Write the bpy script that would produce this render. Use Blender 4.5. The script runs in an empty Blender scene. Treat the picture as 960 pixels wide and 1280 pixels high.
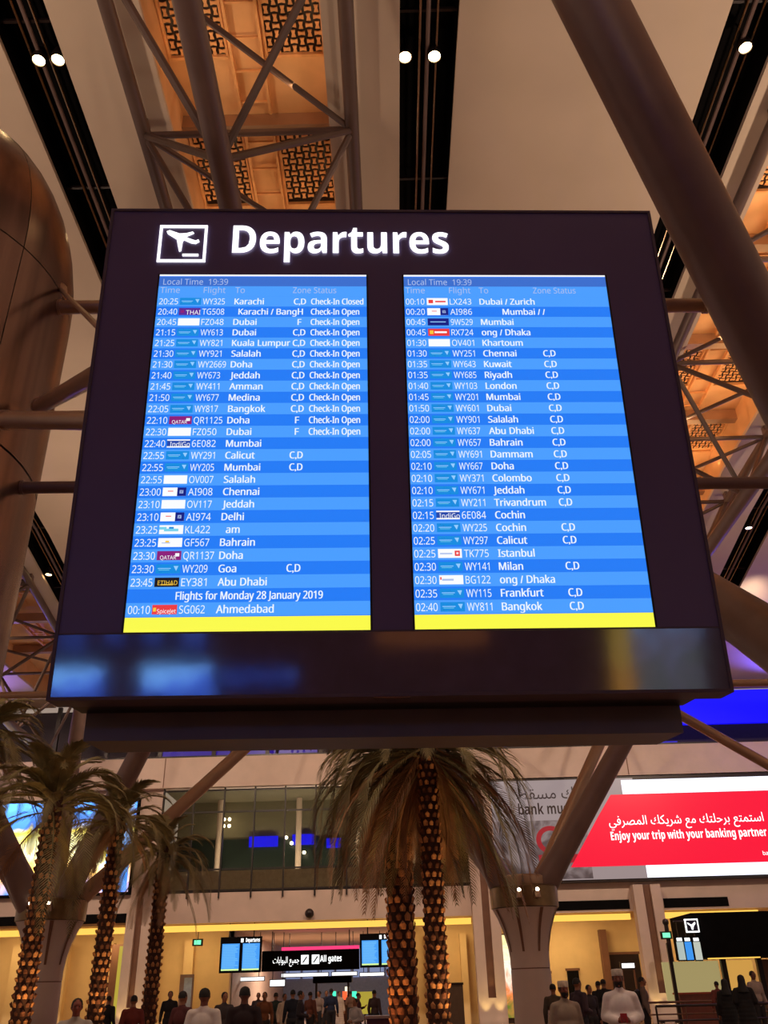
import bpy, bmesh, math, random
from mathutils import Vector, Matrix
random.seed(7)
S = bpy.context.scene
C = S.collection

# ------------------------------------------------------------------ camera
F = 1080.0
PITCH, ROLL = math.radians(29), math.radians(1.6)
EYE = Vector((0, 0, 1.6))
_U = Vector((0, -math.sin(PITCH), math.cos(PITCH)))
_X = Vector((1, 0, 0))
CX = math.cos(ROLL) * _X - math.sin(ROLL) * _U
CV = math.cos(ROLL) * _U + math.sin(ROLL) * _X
CZ = Vector((0, math.cos(PITCH), math.sin(PITCH)))
cd = bpy.data.cameras.new('camera')
cd.sensor_fit = 'VERTICAL'; cd.sensor_height = 24.0; cd.lens = F / 1280 * 24.0
cd.clip_start = 0.05; cd.clip_end = 400
cam = bpy.data.objects.new('camera', cd); C.objects.link(cam)
cam.matrix_world = Matrix(((CX.x, CV.x, -CZ.x, EYE.x), (CX.y, CV.y, -CZ.y, EYE.y), (CX.z, CV.z, -CZ.z, EYE.z), (0, 0, 0, 1)))
S.camera = cam

# ------------------------------------------------------------------ world, exposure, lights
w = bpy.data.worlds.new('world'); S.world = w; w.use_nodes = True
w.node_tree.nodes['Background'].inputs[0].default_value = (1.0, 0.76, 0.62, 1)
w.node_tree.nodes['Background'].inputs[1].default_value = 0.34
S.view_settings.view_transform = 'Standard'
try: S.view_settings.look = 'None'
except Exception: pass
S.view_settings.exposure = 0.0
S.view_settings.gamma = 1.0
S.view_settings.use_curve_mapping = False
S.render.film_transparent = False

def lamp(name, kind, loc, energy, color, target=None, size=1.0, spot=1.2, size_y=None, blend=0.6):
    l = bpy.data.lights.new(name, kind); l.energy = energy; l.color = color
    if kind == 'AREA':
        l.size = size
        if size_y: l.shape = 'RECTANGLE'; l.size_y = size_y
    else:
        l.shadow_soft_size = size
    if kind == 'SPOT': l.spot_size = spot; l.spot_blend = blend
    o = bpy.data.objects.new(name, l); C.objects.link(o); o.location = loc
    if target is not None:
        d = Vector(target) - Vector(loc)
        o.rotation_euler = d.to_track_quat('-Z', 'Y').to_euler()
    return o
WARM = (1.0, 0.79, 0.60)
# unseen upward spots, added on a loose grid to brighten the vault
for ux, uy, e in ((-10, 4, 2600), (4, -2, 2600), (11, 12, 2200), (-10, 24, 1100), (4, 26, 1000), (19, 24, 1100), (-22, 12, 2200), (24, 8, 2200), (-3, 38, 2000)):
    lamp('uplight', 'SPOT', (ux, uy, 8.0 if uy < 20 else 9.5), e, (1.0, 0.76, 0.55), (ux, uy + 0.01, 20), 0.4, 2.6, blend=1.0)
# downlights of the hall shining on the far wall and the floor
for ux in (-20, -8, 4, 16):
    lamp('hall_downlight', 'SPOT', (ux, 33, 16.3), 3600, WARM, (ux, 47, 7), 0.3, 1.9, blend=1.0)
for ux in (-12, 0, 12):
    lamp('hall_downlight', 'SPOT', (ux, 12, 17.4), 1500, WARM, (ux, 20, 0), 0.3, 1.8, blend=1.0)
# blue architectural wash above the far gallery
lamp('blue_wash', 'SPOT', (21, 44.5, 13.2), 4200, (0.10, 0.08, 1.0), (22, 40, 17), 0.3, 2.5, blend=1.0)
lamp('blue_wash', 'SPOT', (-22, 44.5, 13.2), 1200, (0.25, 0.15, 1.0), (-22, 40, 17), 0.3, 2.5, blend=1.0)

# ------------------------------------------------------------------ pixel rays -> real points
def ray(x, y): return (x - 480) * CX - (y - 640) * CV + F * CZ
def atz(x, y, z): r = ray(x, y); return EYE + r * ((z - EYE.z) / r.z)
def aty(x, y, Y): r = ray(x, y); return EYE + r * (Y / r.y)

# ------------------------------------------------------------------ materials
def lin(c): return tuple(((v / 255) / 12.92 if v / 255 <= 0.04045 else ((v / 255 + 0.055) / 1.055) ** 2.4) for v in c)
MATS = {}
def pm(name, rgb, rough=0.6, metal=0.0, var=0.12, scale=6.0, bump=0.0, coords='Object', stretch=None, spec=0.5):
    if name in MATS: return MATS[name]
    m = bpy.data.materials.new(name); m.use_nodes = True; nt = m.node_tree; b = nt.nodes['Principled BSDF']
    col = lin(rgb)
    tc = nt.nodes.new('ShaderNodeTexCoord'); nz = nt.nodes.new('ShaderNodeTexNoise'); nz.inputs['Scale'].default_value = scale; nz.inputs['Detail'].default_value = 4
    if stretch:
        mp = nt.nodes.new('ShaderNodeMapping'); mp.inputs['Scale'].default_value = stretch
        nt.links.new(tc.outputs[coords], mp.inputs[0]); nt.links.new(mp.outputs[0], nz.inputs['Vector'])
    else: nt.links.new(tc.outputs[coords], nz.inputs['Vector'])
    rp = nt.nodes.new('ShaderNodeValToRGB')
    rp.color_ramp.elements[0].position = 0.3; rp.color_ramp.elements[1].position = 0.7
    rp.color_ramp.elements[0].color = tuple(max(0, v * (1 - var)) for v in col) + (1,)
    rp.color_ramp.elements[1].color = tuple(min(1, v * (1 + var)) for v in col) + (1,)
    nt.links.new(nz.outputs['Fac'], rp.inputs[0]); nt.links.new(rp.outputs[0], b.inputs['Base Color'])
    b.inputs['Roughness'].default_value = rough; b.inputs['Metallic'].default_value = metal
    b.inputs['Specular IOR Level'].default_value = spec
    if bump:
        bp = nt.nodes.new('ShaderNodeBump'); bp.inputs['Strength'].default_value = bump; bp.inputs['Distance'].default_value = 0.02
        nt.links.new(nz.outputs['Fac'], bp.inputs['Height']); nt.links.new(bp.outputs[0], b.inputs['Normal'])
    MATS[name] = m; return m
def em(name, rgb, st=1.0):
    if name in MATS: return MATS[name]
    m = bpy.data.materials.new(name); m.use_nodes = True; nt = m.node_tree; b = nt.nodes['Principled BSDF']
    b.inputs['Base Color'].default_value = (0.01, 0.01, 0.01, 1); b.inputs['Roughness'].default_value = 0.35
    b.inputs['Emission Color'].default_value = lin(rgb) + (1,); b.inputs['Emission Strength'].default_value = st
    MATS[name] = m; return m
def led(name, stops, scale, st, detail=3, zc=8.5, zr=4.4, mix=0.55, distort=1.5):
    """moving-picture LED wall: colours run up the screen, broken up by noise"""
    m = bpy.data.materials.new(name); m.use_nodes = True; nt = m.node_tree; b = nt.nodes['Principled BSDF']
    tc = nt.nodes.new('ShaderNodeTexCoord'); sp = nt.nodes.new('ShaderNodeSeparateXYZ'); nt.links.new(tc.outputs['Object'], sp.inputs[0])
    mr = nt.nodes.new('ShaderNodeMapRange'); mr.inputs[1].default_value = zc - zr / 2; mr.inputs[2].default_value = zc + zr / 2
    nt.links.new(sp.outputs['Z'], mr.inputs[0])
    nz = nt.nodes.new('ShaderNodeTexNoise'); nz.inputs['Scale'].default_value = scale; nz.inputs['Detail'].default_value = detail; nz.inputs['Distortion'].default_value = distort
    nt.links.new(tc.outputs['Object'], nz.inputs['Vector'])
    mx = nt.nodes.new('ShaderNodeMix'); mx.inputs[0].default_value = mix
    nt.links.new(mr.outputs[0], mx.inputs[2]); nt.links.new(nz.outputs['Fac'], mx.inputs[3])
    rp = nt.nodes.new('ShaderNodeValToRGB'); cr = rp.color_ramp
    while len(cr.elements) < len(stops): cr.elements.new(0.5)
    for e, (p, c) in zip(cr.elements, stops): e.position = p; e.color = lin(c) + (1,)
    nt.links.new(mx.outputs[0], rp.inputs[0]); nt.links.new(rp.outputs[0], b.inputs['Emission Color'])
    b.inputs['Base Color'].default_value = (0.02, 0.02, 0.02, 1)
    b.inputs['Emission Strength'].default_value = st; return m

M_ceil = pm('ceiling_plaster', (214, 190, 168), 0.75, var=0.05, scale=0.5)
M_black = pm('black_void', (12, 9, 9), 0.85, var=0.3, scale=3, spec=0.1)
M_steel = pm('grey_painted_steel', (128, 104, 98), 0.42, 0.25, 0.08, 2.0)
M_chord = pm('brown_grey_painted_steel', (104, 82, 74), 0.45, 0.2, 0.08, 2.0)
M_pipe = pm('beige_painted_steel', (176, 142, 116), 0.35, 0.3, 0.08, 2.0)
M_chrome = pm('polished_rail', (190, 160, 130), 0.2, 1.0, 0.05, 5)
M_bronze = pm('brushed_bronze_cladding', (132, 108, 102), 0.27, 0.85, 0.25, 1.5, stretch=(4, 4, 0.12))
M_orange = pm('warm_timber_lattice', (236, 176, 118), 0.6, 0, 0.12, 5)
M_orangep = pm('warm_plaster_well', (236, 184, 130), 0.7, 0, 0.08, 1.5)
M_wall = pm('cream_stone_cladding', (206, 178, 162), 0.7, 0, 0.06, 1.2)
M_lowwall = pm('cream_lower_wall', (222, 190, 140), 0.7, 0, 0.05, 1.5)
M_brown = pm('brown_recess', (118, 78, 58), 0.6, 0, 0.1, 3)
M_white = pm('pale_column_paint', (196, 172, 160), 0.5, 0, 0.05, 1.5)
M_dark = pm('dark_brown_metal', (44, 30, 28), 0.4, 0.3, 0.15, 4)
M_floor = pm('polished_stone_floor', (150, 120, 98), 0.22, 0, 0.1, 0.6)
M_panel = pm('aubergine_black_panel', (96, 80, 124), 0.40, 0, 0.06, 1.0)
M_gloss = pm('glossy_black_kick_panel', (72, 60, 88), 0.075, 0, 0.15, 5.0, bump=0.012, spec=1.0)
M_edge = pm('panel_edge_trim', (84, 68, 84), 0.55, 0.0, 0.05, 3)
M_under = pm('matt_black_casing', (22, 20, 21), 0.5, 0, 0.2, 3)
M_tray = pm('charcoal_tray', (112, 104, 110), 0.5, 0.1, 0.08, 3)
M_glass = pm('dark_gallery_glass', (62, 60, 48), 0.15, 0.0, 0.15, 0.3)
M_mull = pm('dark_mullion', (50, 40, 36), 0.4, 0.3, 0.1, 4)
E_white = em('sign_white_light', (255, 255, 255), 1.6)
E_text = em('screen_white_text', (235, 245, 255), 1.0)
E_cove = em('amber_cove_light', (255, 196, 84), 1.25)
E_lamp = em('warm_lamp_lens', (255, 214, 150), 26.0)
E_lampw = em('pale_lamp_lens', (255, 236, 200), 10.0)
E_blue = em('pure_blue_glow', (3, 0, 255), 1.0)
E_blue2 = em('dim_blue_glow', (50, 24, 150), 0.7)

# ------------------------------------------------------------------ mesh building
ORG = {}
class MB:
    def __init__(s): s.v = []; s.f = []; s.m = []; s.smooth = False
    def add(s, vs, fs, m=0):
        o = len(s.v); s.v += [tuple(p) for p in vs]; s.f += [tuple(i + o for i in f) for f in fs]; s.m += [m] * len(fs); return s
    def box(s, x0, x1, y0, y1, z0, z1, m=0):
        v = [(x, y, z) for z in (z0, z1) for y in (y0, y1) for x in (x0, x1)]
        return s.add(v, [(0, 2, 3, 1), (4, 5, 7, 6), (0, 1, 5, 4), (2, 6, 7, 3), (0, 4, 6, 2), (1, 3, 7, 5)], m)
    def tube(s, pts, r, n=12, m=0, cap=True):
        pts = [Vector(p) for p in pts]; rs = r if isinstance(r, (list, tuple)) else [r] * len(pts)
        o = len(s.v); prev = None
        for i, p in enumerate(pts):
            d = (pts[min(i + 1, len(pts) - 1)] - pts[max(i - 1, 0)]).normalized()
            a = (d.cross(Vector((0, 0, 1))) if abs(d.z) < 0.95 else d.cross(Vector((0, 1, 0)))).normalized()
            if prev is not None and a.dot(prev) < 0: a = -a
            prev = a; b = d.cross(a)
            for k in range(n):
                t = 2 * math.pi * k / n; q = p + (a * math.cos(t) + b * math.sin(t)) * rs[i]; s.v.append(tuple(q))
        for i in range(len(pts) - 1):
            for k in range(n):
                k2 = (k + 1) % n; s.f.append((o + i * n + k, o + i * n + k2, o + (i + 1) * n + k2, o + (i + 1) * n + k)); s.m.append(m)
        if cap:
            s.f.append(tuple(o + k for k in range(n))[::-1]); s.m.append(m)
            e = o + (len(pts) - 1) * n; s.f.append(tuple(e + k for k in range(n))); s.m.append(m)
        s.smooth = True; return s
    def lathe(s, c, prof, n=24, m=0, a0=0, a1=2 * math.pi, sx=1, sy=1):
        o = len(s.v); full = abs(a1 - a0 - 2 * math.pi) < 1e-6; nn = n if full else n + 1
        for r, z in prof:
            for k in range(nn):
                t = a0 + (a1 - a0) * k / n; s.v.append((c[0] + r * sx * math.cos(t), c[1] + r * sy * math.sin(t), c[2] + z))
        for i in range(len(prof) - 1):
            for k in range(n):
                k2 = (k + 1) % nn; s.f.append((o + i * nn + k, o + i * nn + k2, o + (i + 1) * nn + k2, o + (i + 1) * nn + k)); s.m.append(m)
        s.smooth = True; return s
    def poly(s, pts, thick, nrm, m=0):
        n = Vector(nrm).normalized() * thick; k = len(pts); a = [Vector(p) for p in pts]; b = [p + n for p in a]
        return s.add(a + b, [tuple(range(k))[::-1], tuple(range(k, 2 * k))] + [(i, (i + 1) % k, k + (i + 1) % k, k + i) for i in range(k)], m)
    def ball(s, c, r, m=0, n=10, sc=(1, 1, 1)):
        prof = [(max(1e-4, math.sin(math.pi * i / n)) * r, -math.cos(math.pi * i / n) * r * sc[2]) for i in range(n + 1)]
        return s.lathe(c, prof, n + 4, m, sx=sc[0], sy=sc[1])
    def mesh(s, name, mats, org=(0, 0, 0), smooth=None):
        me = bpy.data.meshes.new(name)
        me.from_pydata([(a - org[0], b - org[1], c - org[2]) for a, b, c in s.v], [], s.f)
        for mt in (mats if isinstance(mats, (list, tuple)) else [mats]): me.materials.append(mt)
        me.polygons.foreach_set('material_index', s.m)
        if (s.smooth if smooth is None else smooth):
            me.polygons.foreach_set('use_smooth', [True] * len(s.f))
            try: me.set_sharp_from_angle(angle=math.radians(40))
            except Exception: pass
        me.update(); return me
    def build(s, name, mats, parent=None, org=None, smooth=None):
        if parent is not None: org = ORG[parent.name]
        if org is None: org = (0, 0, 0)
        o = bpy.data.objects.new(name, s.mesh(name, mats, org, smooth)); C.objects.link(o)
        if parent is not None: o.parent = parent
        else: o.location = org
        ORG[o.name] = org; return o
def tag(o, label, cat, group=None, kind=None):
    if label: o['label'] = label
    if cat: o['category'] = cat
    if group: o['group'] = group
    if kind: o['kind'] = kind
    return o
def thing(name, label, cat, loc=(0, 0, 0), group=None, local=False):
    o = bpy.data.objects.new(name, None); C.objects.link(o); o.location = loc; o.empty_display_size = 0.2
    ORG[o.name] = (0, 0, 0) if local else tuple(loc)
    return tag(o, label, cat, group)
def struct(name, mb, mat, parent=None, label=None):
    o = mb.build(name, mat, parent); o['kind'] = 'structure'
    if label: o['label'] = label
    return o
def B(*a): return MB().box(*a)

# ------------------------------------------------------------------ text
TC = {}
def sans(s, b):
    out = []
    for c in s:
        o = ord(c)
        if 65 <= o <= 90: out.append(chr((0x1D5D4 if b else 0x1D5A0) + o - 65))
        elif 97 <= o <= 122: out.append(chr((0x1D5EE if b else 0x1D5BA) + o - 97))
        elif 48 <= o <= 57: out.append(chr((0x1D7EC if b else 0x1D7E2) + o - 48))
        else: out.append(c)
    return ''.join(out)
def tmesh(s, bold=0.0):
    s = sans(s, bold >= 0.015); bold = 0.0
    k = (s, bold)
    if k not in TC:
        c = bpy.data.curves.new('t', 'FONT'); c.body = s; c.resolution_u = 3; c.offset = bold
        o = bpy.data.objects.new('t', c); me = bpy.data.meshes.new_from_object(o)
        vs = [tuple(v.co) for v in me.vertices]; fs = [tuple(p.vertices) for p in me.polygons]
        bpy.data.objects.remove(o); bpy.data.meshes.remove(me); bpy.data.curves.remove(c)
        TC[k] = (vs, fs)
    return TC[k]
def text(mb, s, org, ax, ay, size, m=0, bold=0.0, sx=1.0, width=None, anchor='l'):
    vs, fs = tmesh(s, bold)
    if not vs: return
    x0 = min(v[0] for v in vs); x1 = max(v[0] for v in vs)
    if width: sx = width / ((x1 - x0) * size)
    off = x0 if anchor == 'l' else (x0 + x1) / 2 if anchor == 'c' else x1
    org = Vector(org); ax = Vector(ax); ay = Vector(ay)
    mb.add([org + ax * ((v[0] - off) * size * sx) + ay * (v[1] * size) for v in vs], fs, m)
def arabic(s):
    Fm = {'ا': (0xFE8D, 0), 'ب': (0xFE8F, 1), 'ت': (0xFE95, 1), 'ج': (0xFE9D, 1), 'ح': (0xFEA1, 1), 'ر': (0xFEAD, 0), 'س': (0xFEB1, 1), 'ش': (0xFEB5, 1), 'ص': (0xFEB9, 1), 'ط': (0xFEC1, 1), 'ع': (0xFEC9, 1), 'غ': (0xFECD, 1), 'ف': (0xFED1, 1), 'ق': (0xFED5, 1), 'ك': (0xFED9, 1), 'ل': (0xFEDD, 1), 'م': (0xFEE1, 1), 'ن': (0xFEE5, 1), 'و': (0xFEED, 0), 'ي': (0xFEF1, 1), 'د': (0xFEA9, 0)}
    out = []
    for i, c in enumerate(s):
        if c not in Fm: out.append(c); continue
        b, d = Fm[c]; prev = i > 0 and s[i - 1] in Fm and Fm[s[i - 1]][1]; nxt = d and i + 1 < len(s) and s[i + 1] in Fm
        out.append(chr(b + (3 if prev and nxt else 2 if nxt else 1 if prev else 0)))
    return ''.join(out[::-1])

# ================================================================== SETTING
struct('floor', B(-34, 34, -26, 80, -0.2, 0), M_floor)
def zc(Y):                                      # the vault dips towards the far wall
    if Y < 24: return 18.0
    t = min(1, max(0, (Y - 26) / 14)); return 18.0 - 1.9 * (t * t * (3 - 2 * t))
YS = [-25] + [i for i in range(0, 49, 3)]
def strip(x0, x1, ys, z0, z1, sag=0.0):
    mb = MB(); n = len(ys)
    vs = []
    for y in ys: vs += [(x0, y, zc(y) + z0), (x1, y, zc(y) + z0), (x1, y, zc(y) + z1), (x0, y, zc(y) + z1)]
    fs = [(0, 1, 2, 3), tuple((n - 1) * 4 + i for i in (3, 2, 1, 0))]
    for i in range(n - 1):
        a = i * 4; b = a + 4
        fs += [(a, b, b + 1, a + 1), (a + 1, b + 1, b + 2, a + 2), (a + 2, b + 2, b + 3, a + 3), (a + 3, b + 3, b, a)]
    return mb.add(vs, fs)
SLOTS = [(-14.35, -13.2), (-7.25, -6.12), (0.57, 1.71), (6.95, 8.1), (14.35, 15.5)]
BAYS = [(-16.95, -18.9, -15.0), (-2.65, -4.35, -0.95), (10.75, 9.05, 12.45)]    # centre, well x0, x1
cuts = sorted([(a, b) for a, b in SLOTS] + [(b[1], b[2]) for b in BAYS])
x = -30.0
for a, b in cuts + [(30.0, 30.0)]:
    struct('ceiling', strip(x, a, YS, 0, 0.12), M_ceil); x = b
n = 1
for a, b in SLOTS:
    mb = strip(a - 0.05, b + 0.05, YS, 0.9, 1.0)
    for q in (strip(a - 0.08, a, YS, 0.13, 0.9), strip(b, b + 0.08, YS, 0.13, 0.9)): mb.add(q.v, q.f)
    t = struct('trim_%d' % n, mb, M_black); n += 1
    # lighting rails inside the slot
    for k, (fx, rr) in enumerate(((0.36, 0.03), (0.50, 0.045), (0.66, 0.025))):
        X = a + (b - a) * fx
        r = MB().tube([(X, y, zc(y) + 0.28) for y in YS], rr, 8).build('rail', M_chrome if k != 1 else M_steel, t)
    for k in range(12):
        Y = 6 + k * 4
        B(a - 0.05, b + 0.05, Y, Y + 0.06, zc(Y) + 0.33, zc(Y) + 0.40).build('crossbar', M_dark, t)
# wells over the trusses
PER = 4.05
def wz(Y): return zc(Y) + 1.2
def tile_mesh(hor):
    a, b, t = 0.073, 0.034, 0.03          # a bow-tie shaped tile
    p = [(-a, -b * 1.35), (0, -b * 0.8), (a, -b * 1.35), (a, b * 1.35), (0, b * 0.8), (-a, b * 1.35)]
    if not hor: p = [(y, -x) for x, y in p]
    return MB().poly([(x, y, 0) for x, y in p], t, (0, 0, -1)).mesh('tile', M_orange)
TM = (tile_mesh(True), tile_mesh(False))
for bi, (c, x0, x1) in enumerate(BAYS):
    mb = strip(x0 - 0.1, x0, YS, 0.12, 1.2)
    q = strip(x1, x1 + 0.1, YS, 0.12, 1.2); mb.add(q.v, q.f)
    q = strip(x0 - 0.1, x1 + 0.1, YS, 1.26, 1.34); mb.add(q.v, q.f)
    t = struct('trim_%d' % n, mb, M_orangep); n += 1
    for k in range(-1, 9):
        Y0 = 9.15 + PER * k
        z = wz(Y0 + 2)
        B(x0, x1, Y0 - 0.34, Y0 - 0.06, z - 0.35, z + 0.05).build('crossbeam', M_pipe, t)
        sl = MB().box(c - 0.36, c - 0.30, Y0, Y0 + 3.6, z - 0.14, z)
        sl.box(c + 0.30, c + 0.36, Y0, Y0 + 3.6, z - 0.14, z)
        for j in range(5): sl.box(c - 0.3, c + 0.3, Y0 + 0.3 + j * 0.75, Y0 + 0.34 + j * 0.75, z - 0.10, z - 0.04)
        sl.build('spine_frame', M_orange, t)
        # cove lamps hidden behind the lip of the well
        if 6 < Y0 < 30 and bi > 0:
            for sx in (x0 + 0.1, x1 - 0.1):
                lamp('cove_lamp', 'AREA', (sx, Y0 + 1.9, z - 0.95), 16 if bi == 1 else 42, (1.0, 0.60, 0.27), (c, Y0 + 1.9, z + 0.3), 0.16, size_y=3.4)
        for side, (lx0, lx1) in enumerate(((x0 + 0.06, c - 0.42), (c + 0.42, x1 - 0.06))):
            big = bi == 1 and k in (0, 1)
            small = (bi == 2 and 0 <= k <= 4) or (bi == 1 and k in (-1, 2)) or (bi == 0 and k in (4, 5, 6))
            if not (big or small): continue
            z1 = z - 0.02; ly1 = Y0 + (2.2 if k else 2.25)
            pos = ['near', 'far'][k] if big else ''
            lab = ('%s end %s side openwork orange lattice ceiling panel above the left roof truss' % ({0: 'upper row,', 1: 'lower row,'}[k], ['left', 'right'][side])) if big else None
            if big:
                P = thing('lattice_panel', lab, 'ceiling panel', (lx0, Y0, z1), group='basketweave lattice panels over the left truss')
            elif bi == 2:
                P = thing('lattice_panel', 'orange lattice ceiling panel right of the big pipe, %s row down, %s side' % (('topmost', 'second', 'third', 'fourth', 'lowest')[k], ('left', 'right')[side]), 'ceiling panel', (lx0, Y0, z1), group='lattice panels over the right truss')
            elif bi == 1:
                P = thing('lattice_panel', 'orange lattice panel over the left truss, %s, %s side' % ('cut off by frame top' if k < 0 else 'behind the board', ('left', 'right')[side]), 'ceiling panel', (lx0, Y0, z1), group='hidden lattice panels over the left truss')
            else:
                P = thing('lattice_panel', 'lattice panel above the small far truss at the left edge, %s row, %s side' % (('near', 'middle', 'far')[k - 4], ('left', 'right')[side]), 'ceiling panel', (lx0, Y0, z1), group='lattice panels over the far left truss')
            B(lx0, lx1, Y0, ly1, z1 + 0.05, z1 + 0.10).build('backing', M_dark, P)
            fr = MB().box(lx0 - 0.03, lx0 + 0.02, Y0, ly1, z1 - 0.05, z1 + 0.05); fr.box(lx1 - 0.02, lx1 + 0.03, Y0, ly1, z1 - 0.05, z1 + 0.05)
            fr.box(lx0, lx1, Y0 - 0.04, Y0 + 0.02, z1 - 0.05, z1 + 0.05); fr.box(lx0, lx1, ly1 - 0.02, ly1 + 0.04, z1 - 0.05, z1 + 0.05)
            fr.build('frame', M_orange, P)
            pit = 0.172; nx = int((lx1 - lx0) / pit); ny = int((ly1 - Y0) / pit); ox = (lx1 - lx0 - nx * pit) / 2
            joined = MB()
            for i in range(nx):
                for j in range(ny):
                    tx, ty = ox + (i + .5) * pit, (j + .5) * pit; h = (i + j) % 2
                    if big:
                        o = bpy.data.objects.new('tile', TM[h]); C.objects.link(o); o.parent = P; o.location = (tx, ty, 0.04)
                    else:
                        me = TM[h]; joined.add([(v.co.x + lx0 + tx, v.co.y + Y0 + ty, v.co.z + z1 + 0.04) for v in me.vertices], [tuple(p.vertices) for p in me.polygons])
            if not big: joined.build('tiles', M_orange, P)['kind'] = 'stuff'

# ------------------------------------------------------------------ roof trusses
def truss(c, label, ks, dz_low=3.8):
    w2 = 2.2
    node = lambda s, k: (c + s * w2, 12.1 + 4.1 * k, zc(12.1 + 4.1 * k) - 0.4)
    low = lambda k: (c, 10.05 + 4.1 * k, zc(10.05 + 4.1 * k) - dz_low)
    T = thing('roof_truss', label, 'truss', (c, 12.1 + 4.1 * ks[0], zc(10) - 3.8))
    for s in (-1, 1):
        MB().tube([node(s, k) for k in ks], 0.15, 12).build('top_chord', M_chord, T)
    MB().tube([low(k) for k in list(ks) + [ks[-1] + 1]], 0.215, 16).build('bottom_chord', M_steel, T)
    for k in ks:
        MB().tube([node(-1, k), node(1, k)], 0.075, 8).build('crosspiece', M_chord, T)
        for s in (-1, 1):
            MB().tube([low(k), node(s, k)], 0.075, 8).build('brace', M_chord, T)
            MB().tube([low(k + 1), node(s, k)], 0.075, 8).build('brace', M_chord, T)
            h = MB().box(node(s, k)[0] - .05, node(s, k)[0] + .05, node(s, k)[1] - .12, node(s, k)[1] + .12, node(s, k)[2] + .1, node(s, k)[2] + .42)
            h.build('hanger', M_steel, T)
        if k + 1 in ks:
            a, b = (-1, 1) if c < 0 else (1, -1)
            MB().tube([node(a, k), node(b, k + 1)], 0.065, 8).build('brace', M_chord, T)
    return T
truss(-2.65, 'brown steel roof truss below the orange lattice well, above the left of the board', range(-2, 8))
truss(10.75, 'brown steel roof truss right of the board, behind the big slanting pipe', range(-1, 8))
truss(-16.95, 'small distant roof truss at the left edge beside the lower board corner', range(1, 8))

# ------------------------------------------------------------------ twin ceiling spotlights in the slots
def spot(slot, Y, label, one=False, fr=(0.14, 0.6)):
    a, b = SLOTS[slot]; z = zc(Y) + 0.30
    T = thing('twin_spotlight' if not one else 'ceiling_spotlight', label, 'ceiling light', (a + (b - a) * 0.4, Y, z))
    for f_ in (fr[:1] if one else fr):
        X = a + (b - a) * f_
        MB().lathe((X, Y, z - 0.16), [(0.0001, 0.3), (0.10, 0.3), (0.145, 0.1), (0.145, -0.02), (0.125, -0.02), (0.125, 0.02)], 16).build('housing', M_dark, T)
        MB().lathe((X, Y, z - 0.15), [(0.0001, 0), (0.122, 0)], 16).build('lens', E_lamp, T)
        MB().tube([(X, Y, z + 0.12), (X, Y, z + 0.60)], 0.02, 6).build('stem', M_dark, T)
spot(1, 10.7, 'glowing pair of warm spotlights in the left black ceiling slot, near the top corner', fr=(0.50, 0.84))
spot(1, 15.1, 'single spotlight in the left black slot just left of the board corner', True, fr=(0.9,))
spot(2, 10.85, 'glowing pair of warm spotlights in the central black ceiling slot above Departures', fr=(0.1, 0.62))
spot(3, 10.85, 'glowing spotlight in the black ceiling slot at the top right corner', True, fr=(0.55,))
spot(0, 28.6, 'upper pair of small spotlights in the far left black slot', fr=(0.1, 0.75))
spot(0, 32.8, 'middle single spotlight in the far left black slot', True, fr=(0.18,))
spot(0, 37.8, 'lowest pair of spotlights in the far left slot beside the board', fr=(0.1, 0.5))
spot(4, 31.0, 'small spotlight in the far right slot beside the board', True, fr=(0.3,))

# ------------------------------------------------------------------ far wall (plane Y = 47)
W = 47.0
struct('wall_back', B(-30, 30, W - 0.35, W + 0.3, 11.22, 12.78), M_wall, label='long cream fascia above the gallery glass')
struct('wall_back', B(-30, -12.03, W, W + 0.3, 4.9, 11.22), M_wall)
struct('wall_back', B(-12.03, 4.0, W, W + 0.3, 4.75, 6.12), M_wall)
struct('wall_back', B(4.0, 30, W, W + 0.3, 4.75, 11.22), M_wall)
for jx in (-12.03, 4.0, 12.5, -21): struct('trim_%d' % n, B(jx - 0.025, jx + 0.025, W - 0.362, W - 0.34, 11.24, 12.76), M_brown); n += 1
struct('trim_%d' % n, B(-30, 30, W - 0.2, W + 5, 12.78, 12.9), M_mull); n += 1
for a, b in ((-20.2, -13.25), (7.6, 11.6), (13.3, 16.5)):
    struct('trim_%d' % n, B(a, b, W - 0.03, W + 0.1, 4.86, 5.28), M_black, label='dark air slot above the amber cove'); n += 1
# amber cove
for a, b in ((-30, -13.2), (-11.85, 3.75), (5.15, 11.65), (13.2, 18.0)):
    struct('trim_%d' % n, B(a, b, W + 0.32, W + 0.42, 4.40, 4.68), E_cove, label='glowing amber cove line'); n += 1
struct('ceiling', B(-30, 30, W + 0.3, 53, 4.75, 4.9), M_lowwall)
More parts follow.
